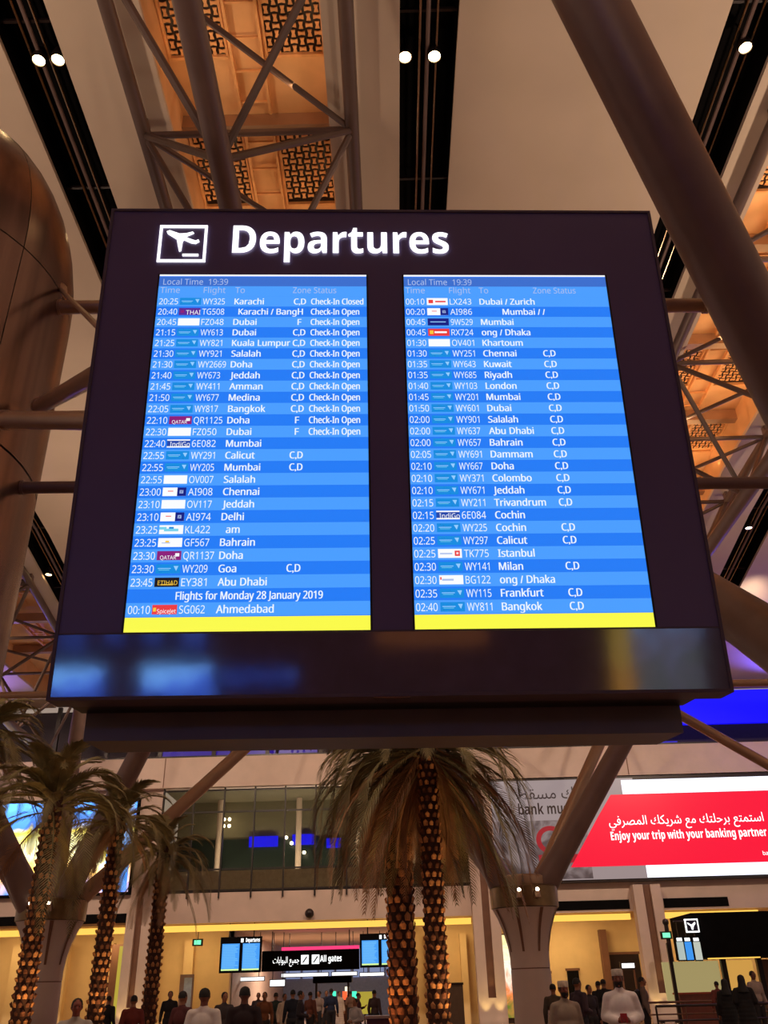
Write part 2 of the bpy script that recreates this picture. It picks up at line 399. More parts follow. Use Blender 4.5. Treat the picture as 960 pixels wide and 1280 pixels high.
# pilasters
for a, b, top in ((-13.15, -11.95, 5.9), (3.78, 5.1, 11.2), (11.75, 13.1, 5.9)):
    mb = MB().box(a, a + (b - a) * 0.36, W - 0.6, W, 0.0, top); mb.box(a + (b - a) * 0.64, b, W - 0.6, W, 0, top)
    mb.box(a + (b - a) * 0.36, a + (b - a) * 0.64, W - 0.6, W, 0, 1.2)
    P = struct('trim_%d' % n, mb, M_wall, label='cream pilaster with a brown recess'); n += 1
    B(a + (b - a) * 0.36, a + (b - a) * 0.64, W - 0.42, W - 0.3, 1.2, top).build('recess', M_brown, P)
    for q in (0.25, 0.75):
        X = a + (b - a) * q
        T = thing('floor_uplight', 'small yellow floor uplight at the foot of the %s pilaster, its %s one' % ({-13.15: 'left', 3.78: 'middle', 11.75: 'right'}[a], 'left' if q < .5 else 'right'), 'floor light', (X, W - 0.95, 0.0), group='uplights at the %s pilaster' % {-13.15: 'left', 3.78: 'middle', 11.75: 'right'}[a])
        MB().lathe((X, W - 0.95, 0), [(0.0001, 0.12), (0.1, 0.12), (0.12, 0.0)], 12).build('body', M_dark, T)
        MB().lathe((X, W - 0.95, 0.13), [(0.0001, 0), (0.08, 0)], 12).build('lens', E_lampw, T)
        lamp('uplight', 'SPOT', (X, W - 0.95, 0.2), 60, (1.0, 0.8, 0.3), (X, W - 0.5, 3), 0.05, 1.0)
# glazed gallery between X -12 and 4
G = struct('window_1', B(-12.03, 4.0, W + 0.5, W + 0.55, 6.12, 11.22), M_glass, label='long dark glazed gallery across the far wall')
def glassmat():
    m = bpy.data.materials.new('tinted_glass_pane'); m.use_nodes = True; nt = m.node_tree; b = nt.nodes['Principled BSDF']
    b.inputs['Base Color'].default_value = (0.78, 0.78, 0.68, 1); b.inputs['Roughness'].default_value = 0.05; b.inputs['Transmission Weight'].default_value = 1.0; b.inputs['IOR'].default_value = 1.15
    return m
M_pane = glassmat()
# interior of the gallery, seen through the panes
bpy.data.objects.remove(G)
G = struct('window_1', B(-12.03, 4.0, W + 0.02, W + 0.2, 6.12, 6.22), M_mull, label='long dark glazed gallery across the far wall')
GR = struct('wall_gallery', B(-12.1, 4.1, W + 4.0, W + 4.2, 6.1, 11.3), pm('olive_grey_gallery_wall', (108, 98, 76), 0.8), label='olive grey back wall of the gallery')
B(-12.1, 4.1, W + 0.3, W + 4.0, 11.22, 11.35).build('soffit', pm('gallery_ceiling', (110, 98, 78), 0.8), GR)
B(-12.1, 4.1, W + 0.3, W + 4.0, 5.98, 6.1).build('deck', M_mull, GR)
B(-12.0, 4.0, W + 0.6, W + 0.7, 6.22, 7.2).build('parapet', pm('grey_parapet', (196, 178, 156), 0.7), GR)
B(-12.0, 4.0, W + 3.9, W + 3.98, 7.2, 9.2).build('shopfront', pm('dark_green_shopfront', (22, 36, 30), 0.4), GR)
for cx in (-9.6, -5.2, -1.9, 1.2): MB().tube([(cx, W + 3.2, 6.1), (cx, W + 3.2, 11.2)], 0.16, 10).build('post', M_wall, GR)
for a, b, z0, z1 in ((-8.0, -6.4, 8.75, 9.3), (-5.6, -4.3, 8.8, 9.35), (-3.7, -2.9, 8.6, 9.1)):
    B(a, b, W + 3.7, W + 3.8, z0, z1).build('blue_light', E_blue, GR)
B(0.0, 1.1, W + 3.7, W + 3.8, 8.05, 8.2).build('white_sign', E_white, GR)
B(-0.4, 1.0, W + 3.8, W + 3.86, 6.9, 7.9).build('green_panel', em('dim_green_display', (70, 110, 90), 0.6), GR)
for cx, cz in ((-5.9, 9.15), (-5.6, 8.85), (-9.4, 10.2), (-9.1, 10.2), (-9.4, 9.85), (-9.1, 9.85), (-4.9, 8.35)):
    MB().ball((cx, W + 3.4, cz), 0.09, n=6).build('lamp', E_lampw, GR)
lamp('gallery_fill', 'AREA', (-4, W + 1.3, 6.3), 420, (1.0, 0.9, 0.68), (-4, W + 1.4, 12), 12.0, size_y=0.6)  # unseen fill added behind the parapet to brighten the gallery
mx = [-12.03 + 0.03 + 1.6 * i for i in range(11)]
for i, X in enumerate(mx):
    B(X - 0.035, X + 0.035, W - 0.12, W + 0.06, 5.85 if i % 1 == 0 else 6.12, 11.45).build('mullion', M_mull, G)
for z in (6.22, 7.2, 10.0, 11.1): B(-12.03, 4.0, W - 0.03, W + 0.05, z - 0.04, z + 0.04).build('transom', M_mull, G)
for i in range(10):
    for z0, z1 in ((6.26, 7.16), (7.24, 9.96), (10.04, 11.06)):
        B(mx[i] + 0.04, mx[i + 1] - 0.04, W + 0.0, W + 0.02, z0, z1).build('pane', M_pane, G)

# recessed ground level behind the pilasters
struct('wall_back', B(-30, -8.8, 52, 52.3, 0, 4.75), M_lowwall)
struct('wall_back', B(0.2, 30, 52, 52.3, 0, 4.75), M_lowwall)
for i, X in enumerate((-28, -25.5, -23, -20.5, -18, -15.6, -13.4, -11.3, -9.3, 1.6, 3.4, 6.0, 10.9, 14)):
    struct('trim_%d' % n, B(X, X + (0.5 if X < 2 else 0.35), 51.5, 52, 0, 4.2), M_lowwall if X != 10.9 else M_brown); n += 1
for X in (-26, -20, -15, -10.5, 2.5, 7, 9.5, 15, 20):
    lamp('recess_downlight', 'AREA', (X, 49.8, 4.7), 120, (1.0, 0.72, 0.34), (X, 51.0, 0), 1.6, size_y=1.6)
for nm_, (X0, X1, z1, mt) in {'a': (7.6, 8.1, 2.2, M_dark), 'b': (9.0, 9.6, 2.3, M_black), 'c': (11.2, 12.9, 3.0, M_dark)}.items():
    d = struct('door_%d' % (1 + 'abc'.index(nm_)), B(X0, X1, 51.88, 52, 0, z1), mt)
    B(X0 - .08, X1 + .08, 51.84, 51.9, z1, z1 + .12).build('door_frame', M_brown, d)
# deeper hall behind the central opening
struct('wall_left', B(-9.0, -8.8, 52, 76, 0, 4.75), pm('hall_side', (190, 160, 140), 0.6))
struct('wall_right', B(0.2, 0.4, 52, 76, 0, 4.75), MATS['hall_side'])
struct('ceiling', B(-9, 0.4, 52, 76, 4.75, 4.85), M_ceil)
HB = struct('wall_gates', B(-9, 0.4, 76, 76.2, 0, 4.75), pm('blue_grey_glazing', (120, 130, 160), 0.3), label='blue grey glazed end wall of the gates hall')
for i in range(7): B(-8.6 + i * 1.3, -7.5 + i * 1.3, 75.9, 76, 2.6, 4.6).build('pane', em('pale_blue_glazing', (120, 132, 170), 1.0), HB)
for X in (-6, -2): lamp('hall_lamp', 'AREA', (X, 62, 4.6), 480, (1.0, 0.85, 0.7), (X, 62, 0), 3)

# upper zone above the fascia: dark gallery, blue band
struct('wall_upper', B(-30, 30, 52, 52.3, 12.8, 17), pm('dark_upper_wall', (58, 44, 52), 0.7), label='dark wall of the top gallery above the cream fascia')
UB = struct('wall_cove', B(9.3, 30, 49.5, 49.7, 14.55, 16.5), E_blue, label='pure blue lit cove band beside the lower board corner')  # blue wash on the cove is painted in as emission
for i, (a, b, z0, z1, mt) in enumerate(((-13.2, -9.2, 13.0, 14.2, E_blue2), (-8.9, -6.6, 13.2, 13.9, E_blue2), (-6.4, -4.2, 12.95, 14.4, E_blue2), (5.3, 6.6, 12.95, 14.3, E_blue2), (6.9, 9.1, 12.95, 14.0, pm('plum_panel', (84, 62, 92), 0.6)), (9.4, 11.8, 12.95, 13.7, E_blue2), (13.0, 16.4, 12.95, 13.7, em('mid_blue_glow', (22, 12, 200), 0.8)))):
    struct('trim_%d' % n, B(a, b, 49.8, 49.9, z0, z1), mt); n += 1  # blue patches done as plain emissive panels
for i in range(11):
    X = -22 + i * 3
    struct('trim_%d' % n, B(X, X + 0.22, 48.6, 48.8, 12.9, 16.3), M_mull); n += 1
for (px, py, lab) in ((203, 930, 'left cluster of small warm lamps above the cream fascia'), (362, 926, 'cluster of tiny chandelier lamps above the gallery glass'), (828, 938, 'small group of warm lamps above the red billboard')):
    p = aty(px, py, 48.0); T = thing('lamp_cluster', lab, 'lamp', p)
    MB().tube([p + Vector((0, 0, 0.3)), p + Vector((0, 0, 2.2))], 0.02, 6).build('cord', M_dark, T)
    MB().tube([p + Vector((-0.35, 0, 0.3)), p + Vector((0.35, 0, 0.3))], 0.03, 6).build('bar', M_dark, T)
    for k in range(6):
        q = p + Vector((-0.3 + 0.3 * (k % 3), 0, 0.12 - 0.36 * (k // 3)))
        MB().ball(q, 0.07, n=6).build('bulb', E_lampw, T)
        MB().tube([q, q + Vector((0, 0, 0.3))], 0.012, 5).build('wire', M_dark, T)

# wall behind the camera with the screens mirrored in the kick panel
struct('wall_front', B(-32, 32, -25.4, -25, 0, 18), M_wall)
def rear_screen(x0, x1, z0, z1, mat, lab):
    T = thing('display_screen', lab, 'screen', ((x0 + x1) / 2, -24.9, z0))
    B(x0 - .1, x1 + .1, -25, -24.9, z0 - .1, z1 + .1).build('bezel', M_black, T)
    B(x0, x1, -24.9, -24.86, z0, z1).build('picture', mat, T)
LB = led('rear_led_blue', [(0.36, (14, 22, 60)), (0.46, (50, 90, 220)), (0.58, (110, 175, 255))], 1.3, 11.0, distort=0.4, zc=1.0, zr=2.4)
LD = led('rear_led_dim', [(0.3, (8, 10, 26)), (0.5, (40, 70, 170)), (0.7, (90, 130, 230))], 1.2, 5.0, zc=.5, zr=1.5)
LG = led('rear_led_grey', [(0.3, (70, 90, 60)), (0.5, (96, 92, 116)), (0.7, (110, 150, 200))], 0.6, 6.0, zc=1.8, zr=3.6, mix=.8)
LY = led('rear_led_yellow', [(0.3, (200, 150, 30)), (0.5, (190, 130, 60)), (0.7, (180, 150, 60))], 0.6, 5.0, zc=1.0, zr=2.4)
rear_screen(-11.3, -9.1, 5.2, 6.9, LB, 'blue screen on the wall behind, leftmost mirrored in the kick panel')
rear_screen(-7.6, -4.9, 5.2, 6.9, LB, 'blue screen on the wall behind, second mirrored in the kick panel')
rear_screen(-4.5, -1.6, 6.0, 6.75, LD, 'narrow dim blue screen on the wall behind the viewer')
rear_screen(-10.9, -9.9, 7.4, 8.3, LD, 'small blue screen high on the wall behind, first of four')
rear_screen(-9.2, -8.4, 7.6, 8.6, LD, 'small blue screen high on the wall behind, second of four')
rear_screen(-7.7, -6.9, 7.6, 8.7, LD, 'small blue screen high on the wall behind, third of four')
rear_screen(-6.2, -5.2, 7.4, 8.5, LD, 'small blue screen high on the wall behind, fourth of four')
rear_screen(11.3, 12.2, 5.0, 8.6, LY, 'yellow strip screen on the wall behind the viewer')
rear_screen(12.3, 15.2, 5.0, 8.6, LG, 'grey blue screen on the wall behind, at right')
struct('trim_%d' % n, B(1.7, 6.2, -24.95, -24.9, 7.7, 8.3), em('rear_cove', (200, 120, 60), 1.6)); n += 1
#PART2
# ================================================================== DEPARTURES BOARD
TL = Vector((-1.94062888, 4.50794334, 6.7159355))
RV = Vector((0.99930653, 0.03701094, -0.00407926)); DV = Vector((-0.00797343, 0.10568792, -0.99436738)).normalized()
NV = (-DV).cross(RV).normalized(); HH = 3.597
borg = TL + RV * 2 + DV * HH
BD = thing('departures_board', 'large dark Departures flight board with two tall blue screens in the middle of the picture', 'flight board', (0, 0, 0), local=True)
BD.matrix_world = Matrix(((RV.x, NV.x, -DV.x, borg.x), (RV.y, NV.y, -DV.y, borg.y), (RV.z, NV.z, -DV.z, borg.z), (0, 0, 0, 1)))
def U(u): return u - 2.0
def Vv(v): return HH - v
def BB(u0, u1, y0, y1, v0, v1, m=0, mb=None): return (mb or MB()).box(U(u0), U(u1), y0, y1, Vv(v1), Vv(v0), m)
SCR = ((0.384, 1.866), (2.136, 3.606)); ST, SB = 0.583, 3.226
mb = MB()
BB(0, SCR[0][0], 0, .03, 0, 3.215, mb=mb); BB(SCR[0][1], SCR[1][0], 0, .03, 0, 3.215, mb=mb); BB(SCR[1][1], 4.0, 0, .03, 0, 3.215, mb=mb)
for s in SCR: BB(s[0], s[1], 0, .03, 0, ST, mb=mb)
mb.build('front_panel', M_panel, BD)
o = BB(0, 4.0, -.004, .03, 3.226, HH).build('kick_panel', M_gloss, BD); o['label'] = 'glossy black strip mirroring blue screens'
BB(0, 4.0, -.006, .03, 3.2155, 3.2255).build('seam_strip', M_edge, BD)
for (a, b, c, d) in ((-.02, 0, 0, HH), (4.0, 4.02, 0, HH), (-.02, 4.02, -.02, 0), (-.02, 4.02, HH, HH + .02)):
    BB(a, b, -.01, .20, c, d).build('edge_trim', M_edge, BD)
BB(.02, 3.98, .10, .22, .02, HH - .02).build('casing', M_under, BD)
BB(.06, 3.86, .2, .42, .2, HH + .02).build('rear_housing', M_under, BD)
BB(.09, 3.84, .42, .95, 2.9, HH + .19).build('service_tray', M_tray, BD)
BB(1.88, 2.1, .0, .05, HH + .015, HH + .024).build('latch', M_chrome, BD)
# header
mb = MB(); text(mb, 'Departures', (U(.89), -.012, Vv(.388)), (1, 0, 0), (0, 0, 1), .350, bold=.022, width=1.585)
mb.build('title_lettering', E_white, BD)
mb = MB(); a0, a1, b0, b1, t_ = .352, .70, .136, .467, .019
for q in ((a0, a1, b0, b0 + t_), (a0, a1, b1 - t_, b1), (a0, a0 + t_, b0, b1), (a1 - t_, a1, b0, b1)): BB(q[0], q[1], -.012, -.002, q[2], q[3], mb=mb)
cr = mb.build('sign_frame', E_white, BD)
def P2(pts, y=-.012, th=.01, m=0, mb=None): return (mb or MB()).poly([(U(u), y, Vv(v)) for u, v in pts], th, (0, 1, 0), m)
ics = lambda pts: [(.352 + (x - 480) / 285 * .348, .136 + (y - 250) / 215 * .331) for x, y in pts]
mb = MB()
P2(ics([(522, 287), (540, 280), (600, 300), (640, 298), (678, 288), (686, 296), (650, 312), (640, 322), (700, 342), (716, 334), (722, 346), (700, 358), (672, 354), (630, 336), (622, 345), (618, 400), (606, 404), (596, 370), (586, 332), (530, 300)]), mb=mb)
P2(ics([(628, 420), (722, 420), (722, 430), (628, 430)]), mb=mb)
mb.build('takeoff_symbol', E_white, BD)

def flat(rgb, st=1.0): return em('screen_%d_%d_%d' % rgb, rgb, st)
SM = [flat((74, 158, 255)), flat((34, 124, 246)), E_text, flat((16, 140, 224)), flat((250, 252, 255)), flat((92, 40, 150)), flat((140, 30, 120)), flat((30, 70, 170)), flat((120, 210, 235)),
      flat((24, 22, 26)), flat((236, 60, 60)), flat((250, 200, 60)), flat((16, 30, 130)), flat((170, 190, 235)), flat((58, 110, 205)), flat((150, 205, 255))]
LI, DK, TX, WY, WH, PU, MG, ND, CY, BK, RD, GD, NV2, HT, HB2, LT = range(16)
DEPL = [('20:25', 'wy', 'WY325', 'Karachi', 'C,D', 'Check-In Closed'), ('20:40', 'th', 'TG508', ' Karachi / Bangl', 'H', 'Check-In Open'), ('20:45', 'wh', 'FZ048', 'Dubai', 'F', 'Check-In Open'),
 ('21:15', 'wy', 'WY613', 'Dubai', 'C,D', 'Check-In Open'), ('21:25', 'wy', 'WY821', 'Kuala Lumpur', 'C,D', 'Check-In Open'), ('21:30', 'wy', 'WY921', 'Salalah', 'C,D', 'Check-In Open'),
 ('21:30', 'wy', 'WY2669', 'Doha', 'C,D', 'Check-In Open'), ('21:40', 'wy', 'WY673', 'Jeddah', 'C,D', 'Check-In Open'), ('21:45', 'wy', 'WY411', 'Amman', 'C,D', 'Check-In Open'),
 ('21:50', 'wy', 'WY677', 'Medina', 'C,D', 'Check-In Open'), ('22:05', 'wy', 'WY817', 'Bangkok', 'C,D', 'Check-In Open'), ('22:10', 'qr', 'QR1125', 'Doha', 'F', 'Check-In Open'),
 ('22:30', 'wh', 'FZ050', 'Dubai', 'F', 'Check-In Open'), ('22:40', 'in', '6E082', 'Mumbai', '', ''), ('22:55', 'wy', 'WY291', 'Calicut', 'C,D', ''), ('22:55', 'wy', 'WY205', 'Mumbai', 'C,D', ''),
 ('22:55', 'wh', 'OV007', 'Salalah', '', ''), ('23:00', 'ai', 'AI908', 'Chennai', '', ''), ('23:10', 'wh', 'OV117', 'Jeddah', '', ''), ('23:10', 'ai', 'AI974', 'Delhi', '', ''),
 ('23:25', 'kl', 'KL422', ' am', '', ''), ('23:25', 'gf', 'GF567', 'Bahrain', '', ''), ('23:30', 'qr', 'QR1137', 'Doha', '', ''), ('23:30', 'wy', 'WY209', 'Goa', 'C,D', ''),
 ('23:45', 'et', 'EY381', 'Abu Dhabi', '', ''), None, ('00:10', 'sj', 'SG062', 'Ahmedabad', '', '')]
DEPR = [('00:10', 'lx', 'LX243', 'Dubai / Zurich', '', ''), ('00:20', 'ai', 'AI986', '     Mumbai / /', '', ''), ('00:45', '9w', '9W529', 'Mumbai', '', ''), ('00:45', 'rx', 'RX724', 'ong / Dhaka', '', ''),
 ('01:30', 'wh', 'OV401', 'Khartoum', '', ''), ('01:30', 'wy', 'WY251', 'Chennai', 'C,D', ''), ('01:35', 'wy', 'WY643', 'Kuwait', 'C,D', ''), ('01:35', 'wy', 'WY685', 'Riyadh', 'C,D', ''),
 ('01:40', 'wy', 'WY103', 'London', 'C,D', ''), ('01:45', 'wy', 'WY201', 'Mumbai', 'C,D', ''), ('01:50', 'wy', 'WY601', 'Dubai', 'C,D', ''), ('02:00', 'wy', 'WY901', 'Salalah', 'C,D', ''),
 ('02:00', 'wy', 'WY637', 'Abu Dhabi', 'C,D', ''), ('02:00', 'wy', 'WY657', 'Bahrain', 'C,D', ''), ('02:05', 'wy', 'WY691', 'Dammam', 'C,D', ''), ('02:10', 'wy', 'WY667', 'Doha', 'C,D', ''),
 ('02:10', 'wy', 'WY371', 'Colombo', 'C,D', ''), ('02:10', 'wy', 'WY671', 'Jeddah', 'C,D', ''), ('02:15', 'wy', 'WY211', 'Trivandrum', 'C,D', ''), ('02:15', 'in', '6E084', 'Cochin', '', ''),
 ('02:20', 'wy', 'WY225', 'Cochin', 'C,D', ''), ('02:25', 'wy', 'WY297', 'Calicut', 'C,D', ''), ('02:25', 'tk', 'TK775', 'Istanbul', '', ''), ('02:30', 'wy', 'WY141', 'Milan', 'C,D', ''),
 ('02:30', 'bg', 'BG122', 'ong / Dhaka', '', ''), ('02:35', 'wy', 'WY115', 'Frankfurt', 'C,D', ''), ('02:40', 'wy', 'WY811', 'Bangkok', 'C,D', '')]
TS, SXT = .0700, .88
def tx(mb, s, u, v, m=TX, size=TS, bold=.004, width=None):
    lead = len(s) - len(s.lstrip()); s2 = s.strip()
    for i, du in enumerate((0,) if bold < .01 else (-.0016, .0016)):        # slightly heavier strokes
        text(mb, s2, (U(u + lead * .032 + du), -.0035 - .0003 * i, Vv(v + .026)), (1, 0, 0), (0, 0, 1), size, m, 0, SXT, width)
def quad(mb, u0, u1, v0, v1, m, y=-.003): mb.add([(U(u0), y, Vv(v1)), (U(u1), y, Vv(v1)), (U(u1), y, Vv(v0)), (U(u0), y, Vv(v0))], [(0, 1, 2, 3)], m)
def logo(mb, k, u0, v):
    u1 = u0 + .150; a, b = v - .030, v + .030
    q = lambda x0, x1, y0, y1, m: quad(mb, u0 + .15 * x0, u0 + .15 * x1, a + .06 * y0, a + .06 * y1, m, -.0036)
    bg = dict(wy=WY, th=PU, wh=WH, qr=MG, ai=WH, kl=WH, gf=WH, et=BK, sj=RD, lx=WH, rx=RD, tk=WH, bg=WH).get(k, None)
    if k == '9w': bg = NV2
    if k == 'in': bg = ND
    quad(mb, u0, u1, a, b, bg)
    if k == 'wy':
        q(.08, .62, .42, .50, LT); q(.12, .56, .60, .66, CY)
        mb.add([(U(u0 + .108), -.0036, Vv(a + .012)), (U(u0 + .138), -.0036, Vv(a + .012)), (U(u0 + .126), -.0036, Vv(a + .044))], [(0, 1, 2)], LT)
    elif k == 'th': tx(mb, 'THAI', u0 + .05, v + .0, WH, .052); q(.08, .25, .3, .7, MG)
    elif k == 'qr': tx(mb, 'QATAR', u0 + .02, v + .0, WH, .036); q(.75, .92, .25, .6, WH)
    elif k == 'in': q(0, 1, 0, .16, WH); q(0, 1, .84, 1, WH); tx(mb, 'IndiGo', u0 + .02, v - .003, WH, .048)
    elif k == 'ai': q(.22, .45, .38, .48, RD); q(.62, 1, 0, 1, NV2); q(.72, .88, .3, .7, HT); q(.77, .83, .4, .6, NV2)
    elif k == 'kl': q(.0, .3, .2, .5, CY); q(.2, .8, .4, .7, CY); q(.4, .6, .2, .4, WY)
    elif k == 'gf': q(.15, .5, .5, .6, HT); q(.3, .45, .3, .5, GD)
    elif k == 'et': tx(mb, 'ETIHAD', u0 + .02, v - .008, GD, .040); q(.25, .75, .72, .82, GD)
    elif k == 'sj': tx(mb, 'SpiceJet', u0 + .03, v - .003, WH, .036); q(.04, .16, .3, .7, GD)
    elif k == 'lx': q(.08, .3, .25, .75, RD); q(.4, .9, .4, .62, RD)
    elif k == '9w': q(.12, .85, .45, .56, LT)
    elif k == 'rx': q(.08, .25, .25, .75, GD); q(.3, .88, .38, .62, WH)
    elif k == 'tk': q(.7, .92, .2, .8, RD); q(.77, .86, .38, .62, WH); q(.08, .6, .45, .6, HT)
    elif k == 'bg': q(.04, .1, .2, .5, RD); q(.12, .6, .4, .6, HT)
for si, (s, data, cols) in enumerate(((SCR[0], DEPL, (.398, .543, .706, .930, 1.350, 1.472)), (SCR[1], DEPR, (2.146, 2.296, 2.460, 2.675, 3.095, 3.24)))):
    sc = BB(s[0], s[1], .0, .10, ST, SB).build('screen', flat((34, 124, 246)), BD); sc['label'] = ['left tall blue flight screen', 'right tall blue flight screen'][si]
    for q in ((s[0] - .012, s[0], ST - .01, SB), (s[1], s[1] + .012, ST - .01, SB)): BB(q[0], q[1], -.005, .02, q[2], q[3]).build('bezel', M_under, sc)
    mb = MB(); quad(mb, s[0], s[1], ST - .006, ST + .008, WH, -.003); mb.build('bright_top_edge', SM, sc, smooth=False)
    mb = MB(); quad(mb, s[0], s[1], 0.597, .678, HB2, -.002)
    tx(mb, 'Local Time  19:39', s[0] + .03, .640, HT, width=.46); mb.build('clock_line', SM, sc, smooth=False)
    mb = MB(); quad(mb, s[0], s[1], .678, .766, LI, -.002)
    for c, t in ((cols[0], 'Time'), (cols[2], 'Flight'), (cols[3], 'To')): tx(mb, t, c, .712, HT)
    tx(mb, 'Zone Status', [1.34, 3.067][si], .712, HT, width=.31); mb.build('heading_line', SM, sc, smooth=False)
    for r, d in enumerate(data):
        v = .810 + .0871 * r; mb = MB(); quad(mb, s[0], s[1], v - .0436, v + .0435, (LI, DK)[r % 2], -.002)
        if d is None:
            tx(mb, 'Flights for Monday 28 January 2019', .68, v, bold=.013, width=.895)
        else:
            tx(mb, d[0], cols[0], v, width=.133); logo(mb, d[1], cols[1], v); tx(mb, d[2], cols[2], v, width=.155 if len(d[2]) == 5 else .19)
            tx(mb, d[3], cols[3], v, bold=.013)
            if d[4]: tx(mb, d[4], cols[4] + (.03 if len(d[4]) == 1 else 0), v, bold=.013, width=.084 if len(d[4]) > 1 else None)
            if d[5]: tx(mb, d[5], cols[5], v, bold=.013, width=.34 if 'Open' in d[5] else .37)
        mb.build('flight_row' if d else 'date_row', SM, sc, smooth=False)
    mb = MB(); quad(mb, s[0], s[1], 3.123, SB, 0, -.002); mb.build('yellow_bar', em('screen_yellow', (250, 250, 74), 1.0), sc)

# ------------------------------------------------------------------ metal clad column and support pipes
pc = Vector((-6.5, 9.0, 0)); R0 = 2.1
PC = thing('metal_clad_column', 'huge bronze metal clad column with rounded top at the left edge', 'column', pc)
prof = [(R0, 0), (R0, 3.5), None, (R0, 3.52), (R0, 7.35), None, (R0, 7.37), (R0, 10.0)]
dome = [(R0 * math.cos(math.radians(a)), 10.2 + 3.25 * math.sin(math.radians(a))) for a in range(0, 91, 6)]
for z0, z1 in ((0.02, 3.5), (3.53, 7.3), (7.33, 10.18)):
    for k in range(8):
        a = 2 * math.pi * k / 8 + .35
        MB().lathe(pc, [(R0, z0), (R0, z1)], 6, a0=a + .003, a1=a + 2 * math.pi / 8 - .003).build('cladding_panel', M_bronze, PC)
for k in range(8):
    a = 2 * math.pi * k / 8 + .35
    MB().lathe(pc, [(max(r, .01), z) for r, z in dome], 6, a0=a + .003, a1=a + 2 * math.pi / 8 - .003).build('dome_panel', M_bronze, PC)
MB().lathe(pc, [(R0 - .06, 0.0), (R0 - .06, 10.2)] + [(max(r - .06, .01), z - .03) for r, z in dome], 32).build('core', M_dark, PC)
p = aty(76, 362, 9.0)
MB().ball(p + Vector((-.02, 0, 0)), .11, n=8).build('rod_bracket', M_pipe, PC)
def pipe(label, a, b, r, mat=M_pipe, name='support_pipe', caps=True, n=14):
    T = thing(name, label, 'pipe', a)
    MB().tube([a, b], r, n).build('tube', mat, T)
    if caps:
        a, b = Vector(a), Vector(b); d = (b - a).normalized()
        MB().tube([a - d * .02, a + d * .05], r * 1.18, n).build('collar', mat, T)
        MB().tube([b - d * .05, b + d * .02], r * 1.18, n).build('collar', mat, T)
    return T
rear = lambda u, v, d=.3: borg + RV * (u - 2) - DV * (HH - v) + NV * d
q1 = aty(76, 384, 9.0); q2 = aty(868, 382, 8.2)
pipe('horizontal beige pipe running behind the board just below its header, column to big pipe', (-4.42, 9.0, q1.z), (4.45, 8.95, aty(872, 382, 8.95).z), .095, M_pipe)
pipe('thin brace rod from the column bracket to the board behind', p, rear(.05, 1.0, .26), .03, M_pipe, 'brace_rod', False, 8)
pipe('diagonal beige pipe rising from the bronze column to the board', aty(50, 508, 8.6), aty(150, 452, 5.75), .095, M_pipe)
pipe('bright horizontal pipe with capped end in front of the bronze column', aty(5, 525, 6.75), aty(160, 526, 5.6), .085, M_pipe)
pipe('lower horizontal pipe behind the board at mid height, column to right side', (-4.42, 9.0, 7.07), (5.5, 9.1, 6.88), .075, M_steel)
# ------------------------------------------------------------------ big slanting pipe at right
A_, B_ = Vector((2.81, 6.5, 12.57)), Vector((4.94, 8.7, 8.59)); D_ = B_ - A_
T = thing('slanting_column_branch', 'big smooth grey brown pipe slanting across the upper right', 'column branch', B_ + D_ * 1.0)
MB().tube([A_ - D_ * 1.30, A_, B_, B_ + D_ * 1.0], .41, 36).build('tube', M_steel, T)
MB().tube([A_ - D_ * 1.33, A_ - D_ * 1.27], .55, 24).build('head_plate', M_steel, T)
T2 = thing('tree_column', 'tree column outside the right edge carrying the big slanting pipe', 'column', (7.07, 10.9, 0))
e = B_ + D_ * 1.0
MB().lathe((e.x, e.y, 0), [(.62, 0), (.6, 2.2), (.7, 3.0), (1.0, e.z - .9), (1.05, e.z - .15), (.2, e.z)], 32).build('shaft', M_white, T2)
# dark flared node member at the right edge, below the truss
a, b, c = aty(893, 722, 20), aty(1010, 790, 17), aty(1010, 900, 17)
T = thing('flared_branch', 'dark tapering steel branch at the right edge beside the lower board', 'column branch', (a + b) / 2)
MB().tube([aty(872, 738, 21), aty(940, 782, 19.6), aty(1040, 850, 17.5)], [.62, .66, .72], 24).build('tube', M_chord, T)

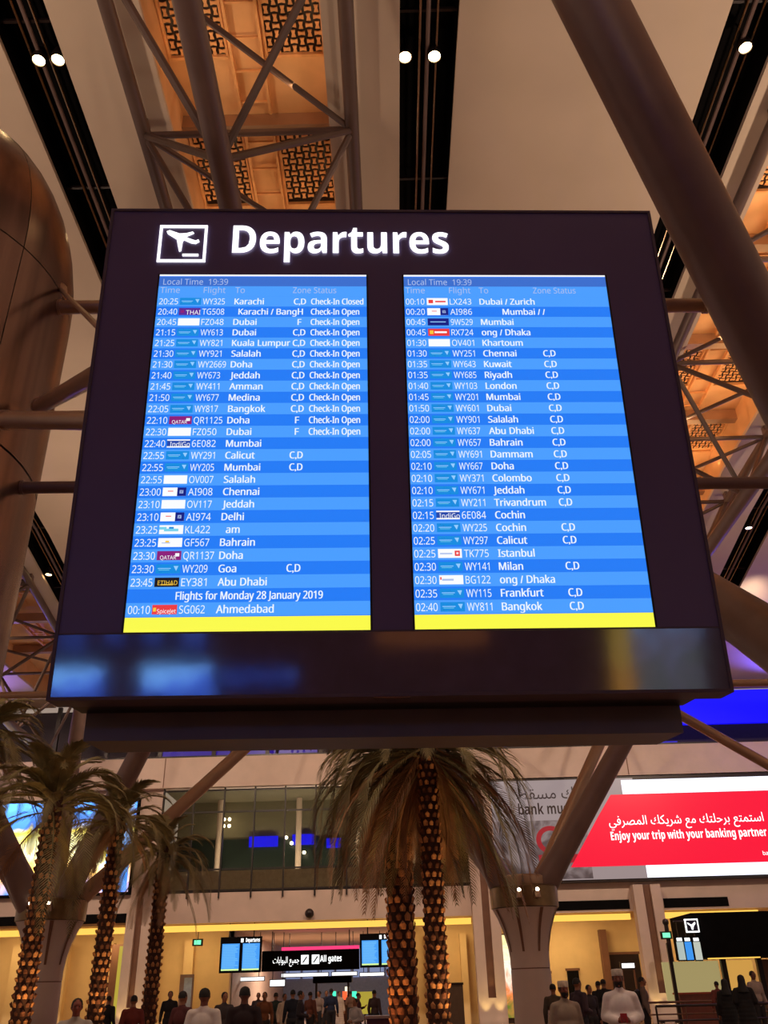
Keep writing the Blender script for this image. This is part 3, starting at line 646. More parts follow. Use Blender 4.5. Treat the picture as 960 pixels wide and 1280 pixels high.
# ------------------------------------------------------------------ tree columns with splayed branches at Y = 30
def tree_column(x, label, targets, slotside=True):
    y = 30.0
    T = thing('tree_column', label, 'column', (x, y, 0))
    MB().lathe((x, y, 0), [(.66, 0), (.62, .4), (.60, 2.08)], 36).build('shaft', M_white, T)
    MB().lathe((x, y, 0), [(.585, 2.08), (.585, 2.11)], 36).build('joint', M_brown, T)
    fl = [(.60, 2.11), (.60, 2.4), (.64, 2.75), (.74, 3.15), (.88, 3.5), (1.0, 3.72), (1.02, 3.76)]
    MB().lathe((x, y, 0), fl, 36).build('flared_capital', M_white, T)
    for k in range(8):
        a = -math.pi / 2 + (k - .5) * math.pi / 4
        def at_(r, z, da): return (x + r * math.cos(a + da), y + r * math.sin(a + da), z)
        g = MB(); zz = [(.62, 2.55), (.66, 2.75), (.765, 3.15), (.905, 3.5), (1.03, 3.74)]
        vs = []
        for r, z in zz: vs += [at_(r, z, -.055), at_(r, z, .055)]
        g.add(vs, [(2 * i, 2 * i + 1, 2 * i + 3, 2 * i + 2) for i in range(4)])
        g.build('groove', M_brown, T)
    MB().lathe((x, y, 0), [(1.0, 3.76), (1.06, 3.78), (1.08, 4.35), (1.0, 4.4), (.3, 4.42)], 32).build('collar_drum', pm('burnished_collar', (120, 92, 60), .3, .7, .2, 3), T)
    MB().lathe((x, y, 0), [(.75, 4.4), (.78, 4.46), (.78, 4.66), (.7, 4.72), (.1, 4.74)], 32).build('ring', M_pipe, T)
    for q in (-.28, .28):
        MB().lathe((x + q, y - 1.09, 3.95), [(.0001, .34), (.07, .33), (.10, .05), (.0001, .0)], 10).build('spot_head', M_pipe, T)
        MB().ball((x + q, y - 1.14, 4.22), .06, n=6).build('lamp', E_lampw, T)
    for (bx, by, dx, dy, tip, r0, r1, mt) in targets:
        s = Vector((x + bx, y + by, 4.1)); t = Vector(tip); mid = s.lerp(t, .12)
        MB().tube([s, mid, t], [r0 * 1.25, r0, r1], 20).build('branch', mt, T)
    return T
def through(s, px, py, Y, z):      # extend from s through the pixel point at depth Y up to height z
    q = aty(px, py, Y); d = q - s; return s + d * ((z - s.z) / d.z)
s = Vector((4.55, 30, 4.1)); tr = through(s, 787, 912, 28.4, 13.6)
s2 = Vector((3.55, 30, 4.1))
tree_column(4.1, 'pale tree column in front of the red billboard, branches splaying up', [
    (.45, 0, 0, 0, tr, .36, .27, M_steel), (-.5, .1, 0, 0, through(Vector((3.6, 30.1, 4.1)), 548, 940, 29, 13.6), .36, .28, M_steel),
    (.28, .35, 0, 0, through(Vector((4.38, 30.35, 4.1)), 757, 912, 30.5, 13.4), .22, .18, M_pipe), (-.3, .4, 0, 0, (-1.4, 37, 13.3), .34, .28, M_steel)])
sl = Vector((-10.4, 30, 4.1))
tree_column(-10.9, 'pale tree column at left behind the first palm, branches splaying up', [
    (.5, .0, 0, 0, through(sl, 330, 913, 31.5, 13.4), .24, .20, M_pipe), (.3, -.3, 0, 0, through(Vector((-10.6, 29.7, 4.1)), 188, 914, 28.0, 13.4), .36, .28, M_steel),
    (-.5, 0, 0, 0, (-18.0, 30, 12.0), .40, .30, M_steel), (-.2, .4, 0, 0, (-13.5, 37, 13.0), .34, .28, M_steel), (-.4, -.4, 0, 0, (-15.2, 22, 13.6), .38, .28, M_steel)])
s3 = Vector((18.6, 30, 4.1))
tree_column(19.1, 'tree column beyond the right edge whose branch crosses the blue band', [
    (-.5, 0, 0, 0, through(s3, 868, 904, 31, 12.5), .20, .16, M_pipe), (.5, 0, 0, 0, (26, 30, 13), .34, .28, M_steel), (0, .4, 0, 0, (21, 37, 13.3), .34, .28, M_steel)])
pipe('long thin tie beam crossing level behind the bottom of the board', (-26, 30, 11.30), (26, 30, 10.72), .13, M_pipe, 'tie_beam', False)

# ------------------------------------------------------------------ palms
def frond_mesh(e0, L, droop, seed):
    rnd = random.Random(seed); mb = MB(); N = 26; p = Vector((0, 0, 0)); a = math.radians(e0); pts = []
    for i in range(N + 1):
        pts.append((p.copy(), a)); t = i / N
        p = p + Vector((math.cos(a), 0, math.sin(a))) * (L / N)
        a = max(a - math.radians(droop) / N * (0.5 + 1.2 * t), math.radians(-88))
    mb.tube([q[0] for q in pts[::2]], [max(.028 * (1 - i / 14), .006) for i in range(len(pts[::2]))], 5)
    for i in range(3, N + 1):
        q, a = pts[i]; t = i / N
        T = Vector((math.cos(a), 0, math.sin(a))); Nn = Vector((-math.sin(a), 0, math.cos(a)))
        ln = (.62 * math.sin(math.pi * min(1, .12 + t * .86)) ** .7 + .05) * (0.85 + .3 * rnd.random())
        for s in (-1, 1):
            for hh in (0, .5):
                q2 = q + T * (L / N * hh)
                sd = Vector((0, s, 0))
                d1 = (T * .75 + sd * .62 + Nn * (.12 + .1 * rnd.random())).normalized(); d2 = (d1 + Vector((0, 0, -.55)) + T * .25).normalized()
                m1 = q2 + d1 * ln * .5; m2 = m1 + d2 * ln * .5; wv = T * .030 + Vector((0, 0, .010))
                mb.add([q2 - wv, q2 + wv, m1 + wv * .9, m1 - wv * .9, m2], [(0, 1, 2, 3), (3, 2, 4)])
    return mb
M_frond = pm('palm_leaflet', (138, 124, 84), .55, 0, .35, 3)
M_frondd = pm('dry_palm_leaflet', (168, 124, 86), .6, 0, .3, 3)
M_trunk = pm('palm_trunk_fibre', (64, 34, 22), .9, 0, .3, 12)
M_stub = pm('palm_leaf_base', (196, 134, 84), .8, 0, .35, 9)
FV = {}
for e0, L, dr in ((78, 2.3, 70), (55, 2.6, 100), (30, 2.9, 120), (5, 3.7, 118), (-25, 3.9, 70), (-50, 3.8, 32)):
    for sd in range(2): FV[(e0, sd)] = frond_mesh(e0, L, dr, e0 * 3 + sd).mesh('frond', M_frond if sd == 0 or e0 > 0 else M_frondd, smooth=False)
DRY = {e0: frond_mesh(e0, 2.4, 40, e0).mesh('dry_frond', M_frondd, smooth=False) for e0 in (-35, -60)}
def stub_mesh():
    return MB().add([(-.055, 0, -.02), (.055, 0, -.02), (.07, .008, .06), (-.07, .008, .06), (0, .008, .14), (-.035, .045, .09), (.035, .045, .09), (0, .030, .0)],
        [(0, 1, 7), (0, 7, 5, 3), (1, 2, 6, 7), (3, 5, 4), (2, 4, 6), (5, 7, 6), (5, 6, 4)]).mesh('leaf_base', M_stub)
STUB = stub_mesh(); STUBD = STUB.copy(); STUBD.materials.clear(); STUBD.materials.append(pm('dark_palm_leaf_base', (104, 58, 36), .85, 0, .35, 9))
def palm(x, y, h, r, label, sc, z0, dist, n=9, pitch=.16, lean=(0, 0), clear=0):
    T = thing('date_palm', label, 'palm tree', (x, y, 0))
    c = lambda z: Vector((x + lean[0] * z / h, y + lean[1] * z / h, z))
    zs = [i * h / 10 for i in range(11)]
    MB().tube([c(z) for z in zs], [r * (1.15 - .15 * z / h) for z in zs], 16).build('trunk', M_trunk, T)
    rows = int((h - z0) / pitch); cnt = 0
    for j in range(rows):
        for k in range(n):
            if cnt >= 297: break
            cnt += 1
            a = 2 * math.pi * (k + .5 * (j % 2)) / n + random.uniform(-.06, .06); z = z0 + j * pitch; rr = r * (1.15 - .15 * z / h) * .98
            q = c(z); o = bpy.data.objects.new('leaf_base', STUB if random.random() < .55 else STUBD); C.objects.link(o); o.parent = T
            o.location = (q.x + rr * math.cos(a) - x, q.y + rr * math.sin(a) - y, z); o.rotation_euler = (random.uniform(-.1, .1), 0, a - math.pi / 2)
            f_ = random.uniform(.85, 1.12) * r * 4.2; o.scale = (f_, random.uniform(.8, 1.5), f_)
    top = c(h)
    MB().lathe(top, [(r * .9, -.5), (r * 1.25, -.15), (r * 1.1, .15), (.05, .45)], 12).build('crown_heart', M_trunk, T)
    for e0, num in dist:
        for k in range(num):
            az = 2 * math.pi * (k + random.random() * .7) / num
            if clear and e0 < 30 and abs((math.degrees(az) % 360) - 270) < clear: continue
            me = (FV[(e0, k % 2)] if (e0, 0) in FV else DRY[e0])
            o = bpy.data.objects.new('frond', me); C.objects.link(o); o.parent = T
            o.location = (top.x - x, top.y - y, h - .05 + random.uniform(-.2, .15)); s_ = sc * random.uniform(.85, 1.12); o.scale = (s_, s_, s_)
            o.rotation_euler = (random.uniform(-.12, .12), random.uniform(-.08, .08), az)
    return T
full = ((78, 6), (55, 10), (30, 14), (5, 18), (-25, 20), (-50, 18), (-35, 8), (-60, 10))
mid = ((78, 5), (55, 9), (30, 10), (5, 9), (-25, 5), (-35, 3))
palm(.80, 19.6, 6.35, .19, 'tall palm with orange lit trunk, right one of the central pair', .92, .95, full, pitch=.17, clear=42)
palm(.12, 21.4, 6.6, .27, 'tall palm with darker trunk, left one of the central pair', .82, 1.0, full, n=9, pitch=.18, clear=36)
palm(-7.58, 20, 5.45, .17, 'nearest palm of the left row, leaning over the yellow screen', .78, .9, ((78, 5), (55, 10), (30, 9), (5, 5), (-25, 3)), n=9, pitch=.15)
palm(-7.30, 24, 5.75, .175, 'middle palm of the left row, in front of the blue screen end', .66, 1.0, mid, n=9, pitch=.17)
palm(-6.75, 27, 5.35, .17, 'shortest palm of the left row, below the gallery glass corner', .62, 1.0, mid + ((-50, 4),), n=9, pitch=.17)
palm(-10.2, 21, 7.2, .2, 'palm at the far left edge, only drooping fronds in view', .8, 6.0, mid)
for x, y, e in ((.80, 19.6, 150), (-7.58, 20, 110), (-7.30, 24, 110), (-6.75, 27, 90)):
    lamp('palm_uplight', 'SPOT', (x + .75, y - .75, .15), e * 2.4, (1.0, .60, .24), (x, y, 3.2), .08, .75, blend=.8)
lamp('palm_uplight', 'SPOT', (-.5, 20.6, .15), 160, (1.0, .45, .15), (.1, 21.4, 3.0), .08, .8)

# ------------------------------------------------------------------ LED wall at left
def wbox(name, x0, x1, z0, z1, y0, y1, mt, par): return B(x0, x1, y0, y1, z0, z1).build(name, mt, par)
T = thing('led_billboard', 'large blue and yellow lit screen on the far wall behind the left palms', 'screen', (-18, 46.9, 6.2))
wbox('frame', -24.1, -13.2, 6.12, 10.78, 46.75, 46.98, M_black, T)
wbox('picture', -24.0, -13.32, 6.25, 10.65, 46.70, 46.76, led('left_led', [(0.0, (60, 190, 240)), (.22, (40, 110, 220)), (.34, (255, 190, 90)), (.46, (255, 250, 190)), (.56, (250, 225, 60)), (.62, (60, 120, 220)), (.85, (90, 170, 255))], .45, 2.7, mix=.42, zc=2.25, zr=4.4), T)
wbox('edge_strip', -14.6, -13.4, 6.3, 10.6, 46.66, 46.70, led('left_led_edge', [(0.0, (40, 120, 230)), (.4, (60, 150, 250)), (.6, (170, 210, 255)), (.8, (30, 90, 220))], .9, 1.3, mix=.7, zc=2.25, zr=4.4), T)

# ------------------------------------------------------------------ bank billboard at right
T = thing('bank_billboard', 'long bank billboard, pale poster at left and bright red screen at right', 'billboard', (12.5, 46.9, 6.1))
X0 = 5.1
wbox('frame', X0 - .06, 24, 6.08, 11.16, 46.62, 46.98, M_mull, T)
wbox('poster', X0, 12.62, 6.2, 11.06, 46.56, 46.62, em('poster_grey_glow', (168, 150, 150), .8), T)  # unlit poster brightened by emission, like its print and ink
wbox('white_band', 12.0, 24, 10.25, 10.95, 46.52, 46.6, em('billboard_white', (236, 240, 255), 1.6), T)
wbox('white_band', 12.6, 24, 6.22, 6.9, 46.52, 46.6, em('billboard_white', (236, 240, 255), 1.6), T)
zt, zb = 10.22, 6.78
P = MB().poly([(8.85, 46.54, zb), (24, 46.54, zb), (24, 46.54, zt), (11.35, 46.54, zt), (10.5, 46.54, 9.1)], -.05, (0, 1, 0)); P.build('red_screen', em('billboard_red', (246, 4, 52), 1.05), T)
mb = MB(); text(mb, arabic('استمتع برحلتك مع شريكك المصرفي'), (18.95, 46.48, 8.72), (1, 0, 0), (0, 0, 1), .62, bold=.02, width=7.9, anchor='r'); mb.build('arabic_slogan', E_white, T); mb = MB()
text(mb, 'Enjoy your trip with your banking partner', (18.95, 46.48, 8.0), (1, 0, 0), (0, 0, 1), .56, bold=.02, width=7.9, anchor='r')
mb.build('english_slogan', E_white, T); mb = MB(); text(mb, 'bankmuscat', (20.0, 46.48, 7.1), (1, 0, 0), (0, 0, 1), .26, bold=.01, anchor='r')
mb.build('web_lettering', E_white, T)
E_ink = em('poster_ink', (52, 30, 28), .6)
mb = MB(); text(mb, arabic('بنك مسقط'), (6.45, 46.52, 10.12), (1, 0, 0), (0, 0, 1), .80, bold=.022, anchor='l', width=3.5)
text(mb, 'bank muscat', (6.5, 46.52, 9.36), (1, 0, 0), (0, 0, 1), .74, bold=.016, width=3.4)
mb.build('bank_name_lettering', E_ink, T)
wbox('photo_print', X0 + .05, 9.9, 6.25, 9.05, 46.53, 46.57, led('poster_print', [(.3, (60, 46, 50)), (.45, (110, 90, 92)), (.6, (170, 150, 150)), (.75, (120, 96, 96))], .8, .55, zc=1.5, zr=3, mix=.8), T)  # printed picture also glows by emission
mb = MB()
for k in range(28):
    a = 2 * math.pi * k / 28; b = 2 * math.pi * (k + 1) / 28
    mb.add([(8.0 + .75 * math.cos(a), 46.51, 8.1 + .68 * math.sin(a)), (8.0 + .75 * math.cos(b), 46.51, 8.1 + .68 * math.sin(b)), (8.0 + .5 * math.cos(b), 46.51, 8.1 + .45 * math.sin(b)), (8.0 + .5 * math.cos(a), 46.51, 8.1 + .45 * math.sin(a))], [(0, 1, 2, 3)])
mb.box(7.3, 9.3, 46.51, 46.52, 7.0, 7.4); mb.build('red_emblem', em('poster_red', (170, 24, 40), .8), T)
T2 = thing('wall_camera', 'small dark round fixture on the cream wall under the gallery glass', 'wall fixture', (-4.24, W, 5.05))
MB().ball((-4.24, W - .12, 5.05), .22, n=10).build('dome', M_dark, T2)
MB().lathe((-4.24, W - .02, 5.05), [(.0001, -.06), (.2, -.06), (.2, .06), (.0001, .06)], 12).build('mount', M_brown, T2)

# ------------------------------------------------------------------ signs and small flight boards in the distance
def small_board(x0, x1, z0, z1, Y, lab):
    T = thing('flight_display', lab, 'flight board', ((x0 + x1) / 2, Y, z0), group='small flight boards beside the gates sign')
    wbox('casing', x0, x1, z0, z1, Y, Y + .25, M_black, T)
    wd = x1 - x0
    for a, b in ((.05, .47), (.55, .96)):
        s_ = wbox('screen', x0 + wd * a, x0 + wd * b, z0 + .1, z1 - .30, Y - .03, Y, flat((70, 160, 250)), T)
        for k in range(14):
            zz = z1 - .36 - k * (z1 - z0 - .55) / 14
            m_ = MB().box(x0 + wd * (a + .02), x0 + wd * (b - .02 - .1 * random.random()), Y - .036, Y - .031, zz - .04, zz); m_.build('flight_row', flat((110, 190, 250)), s_)
        wbox('yellow_bar', x0 + wd * a, x0 + wd * b, z0 + .1, z0 + .17, Y - .036, Y - .03, flat((220, 255, 160)), s_)
    mb = MB(); text(mb, 'Departures', (x0 + wd * .62, Y - .03, z1 - .24), (1, 0, 0), (0, 0, 1), .24, bold=.02, width=wd * .34)
    mb.box(x0 + wd * .5, x0 + wd * .56, Y - .03, Y - .02, z1 - .25, z1 - .08); mb.build('title_lettering', E_white, T)
    for q in (.2, .8): wbox('hanger', x0 + wd * q - .03, x0 + wd * q + .03, z1, 4.75, Y + .1, Y + .16, M_dark, T)
small_board(-8.64, -6.62, 2.55, 4.12, 47.4, 'small blue flight board left of the distant gates sign')
small_board(-1.78, .15, 2.62, 4.10, 47.4, 'small blue flight board right of the distant gates sign, behind the palms')
T = thing('gates_sign', 'distant black All gates sign with white lettering and pink strip', 'sign', (-4, 55, 3.0))
gl, gr = aty(327, 1205, 55), aty(449, 1200, 55)
wbox('casing', gl.x, gr.x, 2.72, 3.75, 55, 55.3, M_black, T)
mb = MB(); w0 = gr.x - gl.x
text(mb, arabic('جميع البوابات'), (gl.x + w0 * .385, 54.97, 3.12), (1, 0, 0), (0, 0, 1), .46, bold=.02, anchor='r', width=w0 * .27); mb.build('arabic_lettering', E_white, T); mb = MB()
text(mb, 'All gates', (gl.x + w0 * .60, 54.97, 3.14), (1, 0, 0), (0, 0, 1), .44, bold=.02, width=w0 * .22); mb.build('lettering', E_white, T)
for q in (.405, .515):
    bx = gl.x + w0 * q; s_ = wbox('arrow_plate', bx, bx + .42, 3.04, 3.5, 54.95, 54.99, E_white, T)
    MB().poly([(bx + .06, 54.94, 3.12), (bx + .14, 54.94, 3.10), (bx + .36, 54.94, 3.40), (bx + .30, 54.94, 3.44)], -.005, (0, 1, 0)).build('arrow', M_black, s_)
wbox('pink_strip', gl.x + w0 * .2, gr.x, 3.76, 3.92, 54.98, 55.3, em('pink_neon', (255, 60, 120), 1.2), T)
for q in (.1, .9): wbox('hanger', gl.x + w0 * q - .03, gl.x + w0 * q + .03, 3.75, 4.75, 55.1, 55.16, M_dark, T)
for i, (a, b, z0, z1, Y) in enumerate(((286, 330, 2.30, 2.46, 55.2), (352, 410, 2.46, 2.62, 57), (415, 446, 2.46, 2.62, 56.8), (338, 356, 2.0, 2.3, 56), (450, 480, 2.4, 2.55, 57))):
    p0, p1 = aty(a, 1218, Y), aty(b, 1218, Y); lab = ['white lit counter sign under the left flight board', 'long white lit sign strip under the gates sign', 'short white lit sign at the right under the gates sign', 'small bright white sign low left of the gates sign', 'white lit sign beneath the right flight board'][i]
    T = thing('light_sign', lab, 'sign', (p0.x, Y, z0)); wbox('face', p0.x, p1.x, z0, z1, Y, Y + .06, E_white, T); wbox('box', p0.x - .04, p1.x + .04, z0 - .04, z1 + .04, Y + .06, Y + .2, M_dark, T)
    for q in (.15, .85): X = p0.x + (p1.x - p0.x) * q; wbox('hanger', X - .02, X + .02, z1, 4.75, Y + .1, Y + .14, M_dark, T)
T = thing('dark_kiosk', 'dark kiosk roof under the gates sign', 'kiosk', (-2.9, 58, 0))
p0, p1 = aty(392, 1222, 58), aty(440, 1222, 58)
wbox('roof', p0.x, p1.x, 2.1, 2.45, 57.5, 59, M_black, T)
for X in (p0.x + .2, p1.x - .2): wbox('post', X - .06, X + .06, 0, 2.1, 57.6, 57.75, M_dark, T)
wbox('counter', p0.x + .1, p1.x - .1, 0, 1.1, 57.7, 58.6, M_brown, T)
def exit_sign(px, py, Y, lab):
    p = aty(px, py, Y); T = thing('exit_sign', lab, 'sign', p)
    wbox('face', p.x - .17, p.x + .17, p.z - .10, p.z + .10, Y - .03, Y, em('green_exit_light', (110, 230, 170), 1.6), T); wbox('box', p.x - .26, p.x + .26, p.z - .16, p.z + .16, Y, Y + .1, M_dark, T)
    return T, p
T, p = exit_sign(247, 1178, 48.5, 'small green exit light above the left cream fins'); wbox('hanger', p.x - .02, p.x + .02, p.z + .16, 4.75, 48.53, 48.57, M_dark, T)
T, p = exit_sign(833, 1169, 44.5, 'green exit light on a dark pole by the right pilaster')
MB().tube([(p.x + .1, 44.65, 0), (p.x + .1, 44.65, p.z + .5)], .10, 10).build('pole', M_dark, T)
MB().ball((p.x + .1, 44.65, p.z + .55), .15, n=8).build('camera_head', M_dark, T)
# white strip light sign and dark posts by the right pilaster
p = aty(785, 1207, 48); T = thing('desk_sign', 'white strip light sign on thin brown posts left of the right pilaster', 'sign', (p.x, 48, 0))
wbox('face', p.x - .3, p.x + .3, p.z - .10, p.z + .10, 47.95, 48, E_white, T); wbox('box', p.x - .38, p.x + .36, p.z - .18, p.z + .18, 48, 48.15, M_dark, T)
for X in (p.x - .32, p.x + .28): wbox('post', X - .035, X + .035, 0, p.z, 48.02, 48.1, M_brown, T)
# grey totem by the fins
p = aty(234, 1218, 50); T = thing('info_totem', 'grey glass door panel between cream fins left of the small flight board', 'totem', (p.x, 50, 0))
wbox('frame', p.x - .35, p.x + .35, 0, p.z, 50, 50.12, M_steel, T); wbox('glass', p.x - .12, p.x + .28, .2, p.z - .15, 49.97, 50, pm('pale_totem_glass', (150, 160, 180), .2), T)

# ------------------------------------------------------------------ shop canopy, arrivals icon and screens at right
Y = 38.0; T = thing('shop_kiosk', 'black canopied shop with pale lit counter at the lower right edge', 'kiosk', (14.5, Y, 0))
wbox('canopy', 11.75, 19, 2.42, 4.02, Y, Y + 3, M_black, T)
wbox('soffit_light', 12.2, 14.2, 2.38, 2.42, Y + .1, Y + .3, E_cove, T)
wbox('back_wall', 10.9, 13.2, .9, 2.36, Y + 2.2, Y + 2.3, em('pale_green_wall_glow', (172, 156, 104), .85), T)  # lit look of this wall is put into its emission
wbox('yellow_wall', 13.4, 14.6, .9, 2.36, Y + 2.2, Y + 2.3, em('yellow_wall_glow', (214, 160, 76), .9), T)  # wall glows by emission too, in place of light falling on it
wbox('pink_wall', 14.9, 15.6, .7, 2.36, Y + 2.2, Y + 2.3, pm('dusky_pink_wall', (150, 110, 90), .7), T)
for X in (13.3, 14.75, 15.9, 17.6): wbox('post', X - .1, X + .1, 0, 2.42, Y + 1.8, Y + 2.0, M_dark, T)
wbox('counter', 11.0, 13.3, 0, 1.2, Y + .8, Y + 1.5, pm('red_brown_counter', (120, 62, 48), .4), T)
wbox('worktop', 10.95, 13.35, 1.2, 1.26, Y + .75, Y + 1.55, pm('red_counter_top', (176, 70, 48), .35), T)
wbox('side_post', 10.75, 10.88, 0, 3.0, Y + .5, Y + .63, M_dark, T)
Y2 = 37.5; p = aty(865, 1157, Y2); T = thing('arrivals_symbol_sign', 'small square lit aircraft symbol sign beside the black canopy', 'sign', p)
wbox('plate', p.x - .26, p.x + .26, p.z - .24, p.z + .24, Y2, Y2 + .08, E_white, T)
wbox('field', p.x - .21, p.x + .21, p.z - .19, p.z + .19, Y2 - .01, Y2, pm('navy_sign_field', (40, 40, 80), .4), T)
MB().poly([(p.x - .17, Y2 - .015, p.z + .12), (p.x - .02, Y2 - .015, p.z + .03), (p.x + .12, Y2 - .015, p.z + .13), (p.x + .15, Y2 - .015, p.z + .08), (p.x + .05, Y2 - .015, p.z - .04), (p.x + .02, Y2 - .015, p.z - .15), (p.x - .04, Y2 - .015, p.z - .14), (p.x - .06, Y2 - .015, p.z - .02), (p.x - .17, Y2 - .015, p.z + .07)], -.004, (0, 1, 0)).build('symbol', E_white, T)
wbox('bracket', p.x + .1, p.x + .16, p.z + .1, p.z + .2, Y2 + .08, Y2 + .6, M_dark, T)
for i, (px, rgb) in enumerate(((851, (176, 190, 184)), (861, (60, 150, 240)), (872, (190, 196, 184)))):
    p = aty(px, 1186, Y2); T = thing('hanging_screen', ['left pale', 'middle blue', 'right pale'][i] + ' one of three small screens under the aircraft symbol', 'screen', p, group='three small screens by the kiosk')
    wbox('casing', p.x - .145, p.x + .145, p.z - .42, p.z + .42, Y2, Y2 + .1, M_black, T)
    wbox('picture', p.x - .13, p.x + .13, p.z - .38, p.z + .24, Y2 - .02, Y2, flat(rgb), T)
    wbox('number_plate', p.x - .1, p.x + .1, p.z + .27, p.z + .38, Y2 - .02, Y2, E_white, T)
    wbox('rod', p.x - .015, p.x + .015, p.z + .42, p.z + .92, Y2 + .03, Y2 + .06, M_dark, T)
p = aty(862, 1186, Y2); pipe('thin rail carrying the three small screens', (p.x - .45, Y2 + .045, p.z + .96), (11.8, Y2 + .045, p.z + .96), .03, M_dark, 'screen_rail', False, 8)
# colourful poster light behind the middle column
p = aty(624, 1200, 51); T = thing('poster_lightbox', 'narrow bright colourful lightbox left of the pale column', 'poster', (p.x, 51, 0))
wbox('frame', p.x - .75, p.x + .75, 0, 4.1, 51.1, 51.25, M_dark, T)
wbox('picture', p.x - .7, p.x + .7, .25, 4.05, 51.06, 51.1, led('poster_light', [(.2, (90, 110, 30)), (.4, (240, 130, 70)), (.55, (255, 250, 230)), (.7, (255, 230, 160))], 1.6, 1.2, zc=2.2, zr=3.8, mix=.5), T)
p = aty(152, 1180, 50.5); T = thing('poster_lightbox', 'tall yellow green lightbox between left palms', 'poster', (p.x, 50.5, 0))
wbox('frame', p.x - .5, p.x + .5, 0, 4.1, 50.6, 50.75, M_brown, T)
wbox('picture', p.x - .1, p.x + .45, .25, 4.0, 50.56, 50.6, em('yellow_green_light', (190, 170, 60), .9), T)

# ------------------------------------------------------------------ railings, bench, planters
def railing(px0, px1, Y, lab, hz=1.0, mat=M_dark):
    a, b = aty(px0, 1260, Y), aty(px1, 1260, Y); T = thing('railing', lab, 'railing', (a.x, Y, 0)); k = max(2, int((b.x - a.x) / 1.4))
    for z in (hz, hz * .62, hz * .25): MB().tube([(a.x, Y, z), (b.x, Y, z)], .025 if z < hz else .035, 8).build('rail', mat, T)
    for i in range(k + 1):
        X = a.x + (b.x - a.x) * i / k; MB().tube([(X, Y, 0), (X, Y, hz)], .03, 8).build('post', mat, T)
railing(820, 985, 30, 'dark queue railing across the lower right corner')
railing(805, 960, 36, 'farther queue railing in front of the shop counter', 1.0, M_brown)
railing(-5, 24, 27.2, 'dark railing at the lower left corner')
T = thing('counter', 'small red brown counter edge beside the central palms at the bottom', 'counter', (-.3, 26, 0))
a, b = aty(458, 1270, 26), aty(497, 1270, 26)
wbox('body', a.x, b.x, 0, .98, 26, 26.8, pm('dark_red_panel', (84, 26, 22), .4), T); wbox('top', a.x - .05, b.x + .05, .98, 1.04, 25.95, 26.85, M_pipe, T); wbox('band', a.x, b.x, .72, .78, 25.97, 26, M_pipe, T)
T = thing('planter', 'low planter box at the foot of the third palm', 'planter', (-6.9, 26.3, 0))
wbox('body', -8.2, -5.6, 0, .85, 25.8, 26.4, pm('red_planter', (120, 50, 36), .5), T); wbox('rim', -8.25, -5.55, .85, .92, 25.75, 26.45, M_pipe, T)
for (px, hz, lab) in ((547, .95, 'left dark stone planter edge right of the central palm trunk'), (570, .95, 'second dark planter edge before the middle pilaster')):
    a = aty(px, 1262, 40); T = thing('bin', lab, 'bin', (a.x, 40, 0)); wbox('body', a.x - .33, a.x + .33, 0, 1.75, 40, 40.5, pm('olive_bin', (92, 70, 50), .5), T); wbox('lid', a.x - .36, a.x + .36, 1.75, 1.83, 39.97, 40.53, M_dark, T)
T = thing('information_stand', 'yellow stand among the crowd right of the gates hall', 'stand', (-2.6, 46, 0))
p = aty(456, 1248, 46); wbox('board', p.x - .35, p.x + .35, .7, 1.6, 46, 46.06, em('yellow_stand', (190, 170, 60), .8), T); wbox('leg', p.x - .04, p.x + .04, 0, .7, 46, 46.06, M_dark, T)
for i, (px, c_, lab) in enumerate(((417, 'green', 'green glowing gate light left of the red one'), (431, 'red', 'orange red glowing light between two green ones'), (443, 'green', 'green glowing gate light right of the red one'), (434, 'white', 'small white light above the red gate light'))):
    gy = 60 if c_ != 'white' else 61
    p = aty(px, 1245 if c_ != 'white' else 1239, gy); T = thing('gate_light', lab, 'light', (p.x, gy, 0)); wbox('post', p.x - .06, p.x + .06, 0, p.z - .2, gy, gy + .1, M_dark, T)
    wbox('lens', p.x - .14, p.x + .14, p.z - .2, p.z + .25, gy - .03, gy + .1, em('gate_' + c_, {'green': (70, 230, 180), 'red': (255, 90, 50), 'white': (255, 240, 200)}[c_], 1.5), T)

# ------------------------------------------------------------------ people
def capsule(bm, a, b, r0, r1, n=12):
    a, b = Vector(a), Vector(b); d = b - a; L = max(d.length, 1e-4); d = d / L
    u = d.orthogonal().normalized(); v = d.cross(u); rings = []
    for k in range(-4, 1): t = k * math.pi / 8; rings.append((math.sin(t) * r0, math.cos(t) * r0))
    for k in range(0, 5): t = k * math.pi / 8; rings.append((L + math.sin(t) * r1, math.cos(t) * r1))
    vs = []
    for h, r in rings: vs.append([bm.verts.new(a + d * h + (u * math.cos(2 * math.pi * k / n) + v * math.sin(2 * math.pi * k / n)) * max(r, .0006)) for k in range(n)])
    for i in range(len(vs) - 1):
        for k in range(n): bm.faces.new((vs[i][k], vs[i][(k + 1) % n], vs[i + 1][(k + 1) % n], vs[i + 1][k]))
    bm.faces.new(vs[0][::-1]); bm.faces.new(vs[-1])
def ellip(bm, c, r, n=16):
    mt = Matrix.Translation(c) @ Matrix.Diagonal((r[0], r[1], r[2], 1)); bmesh.ops.create_uvsphere(bm, u_segments=n, v_segments=n // 2 + 2, radius=1, matrix=mt)
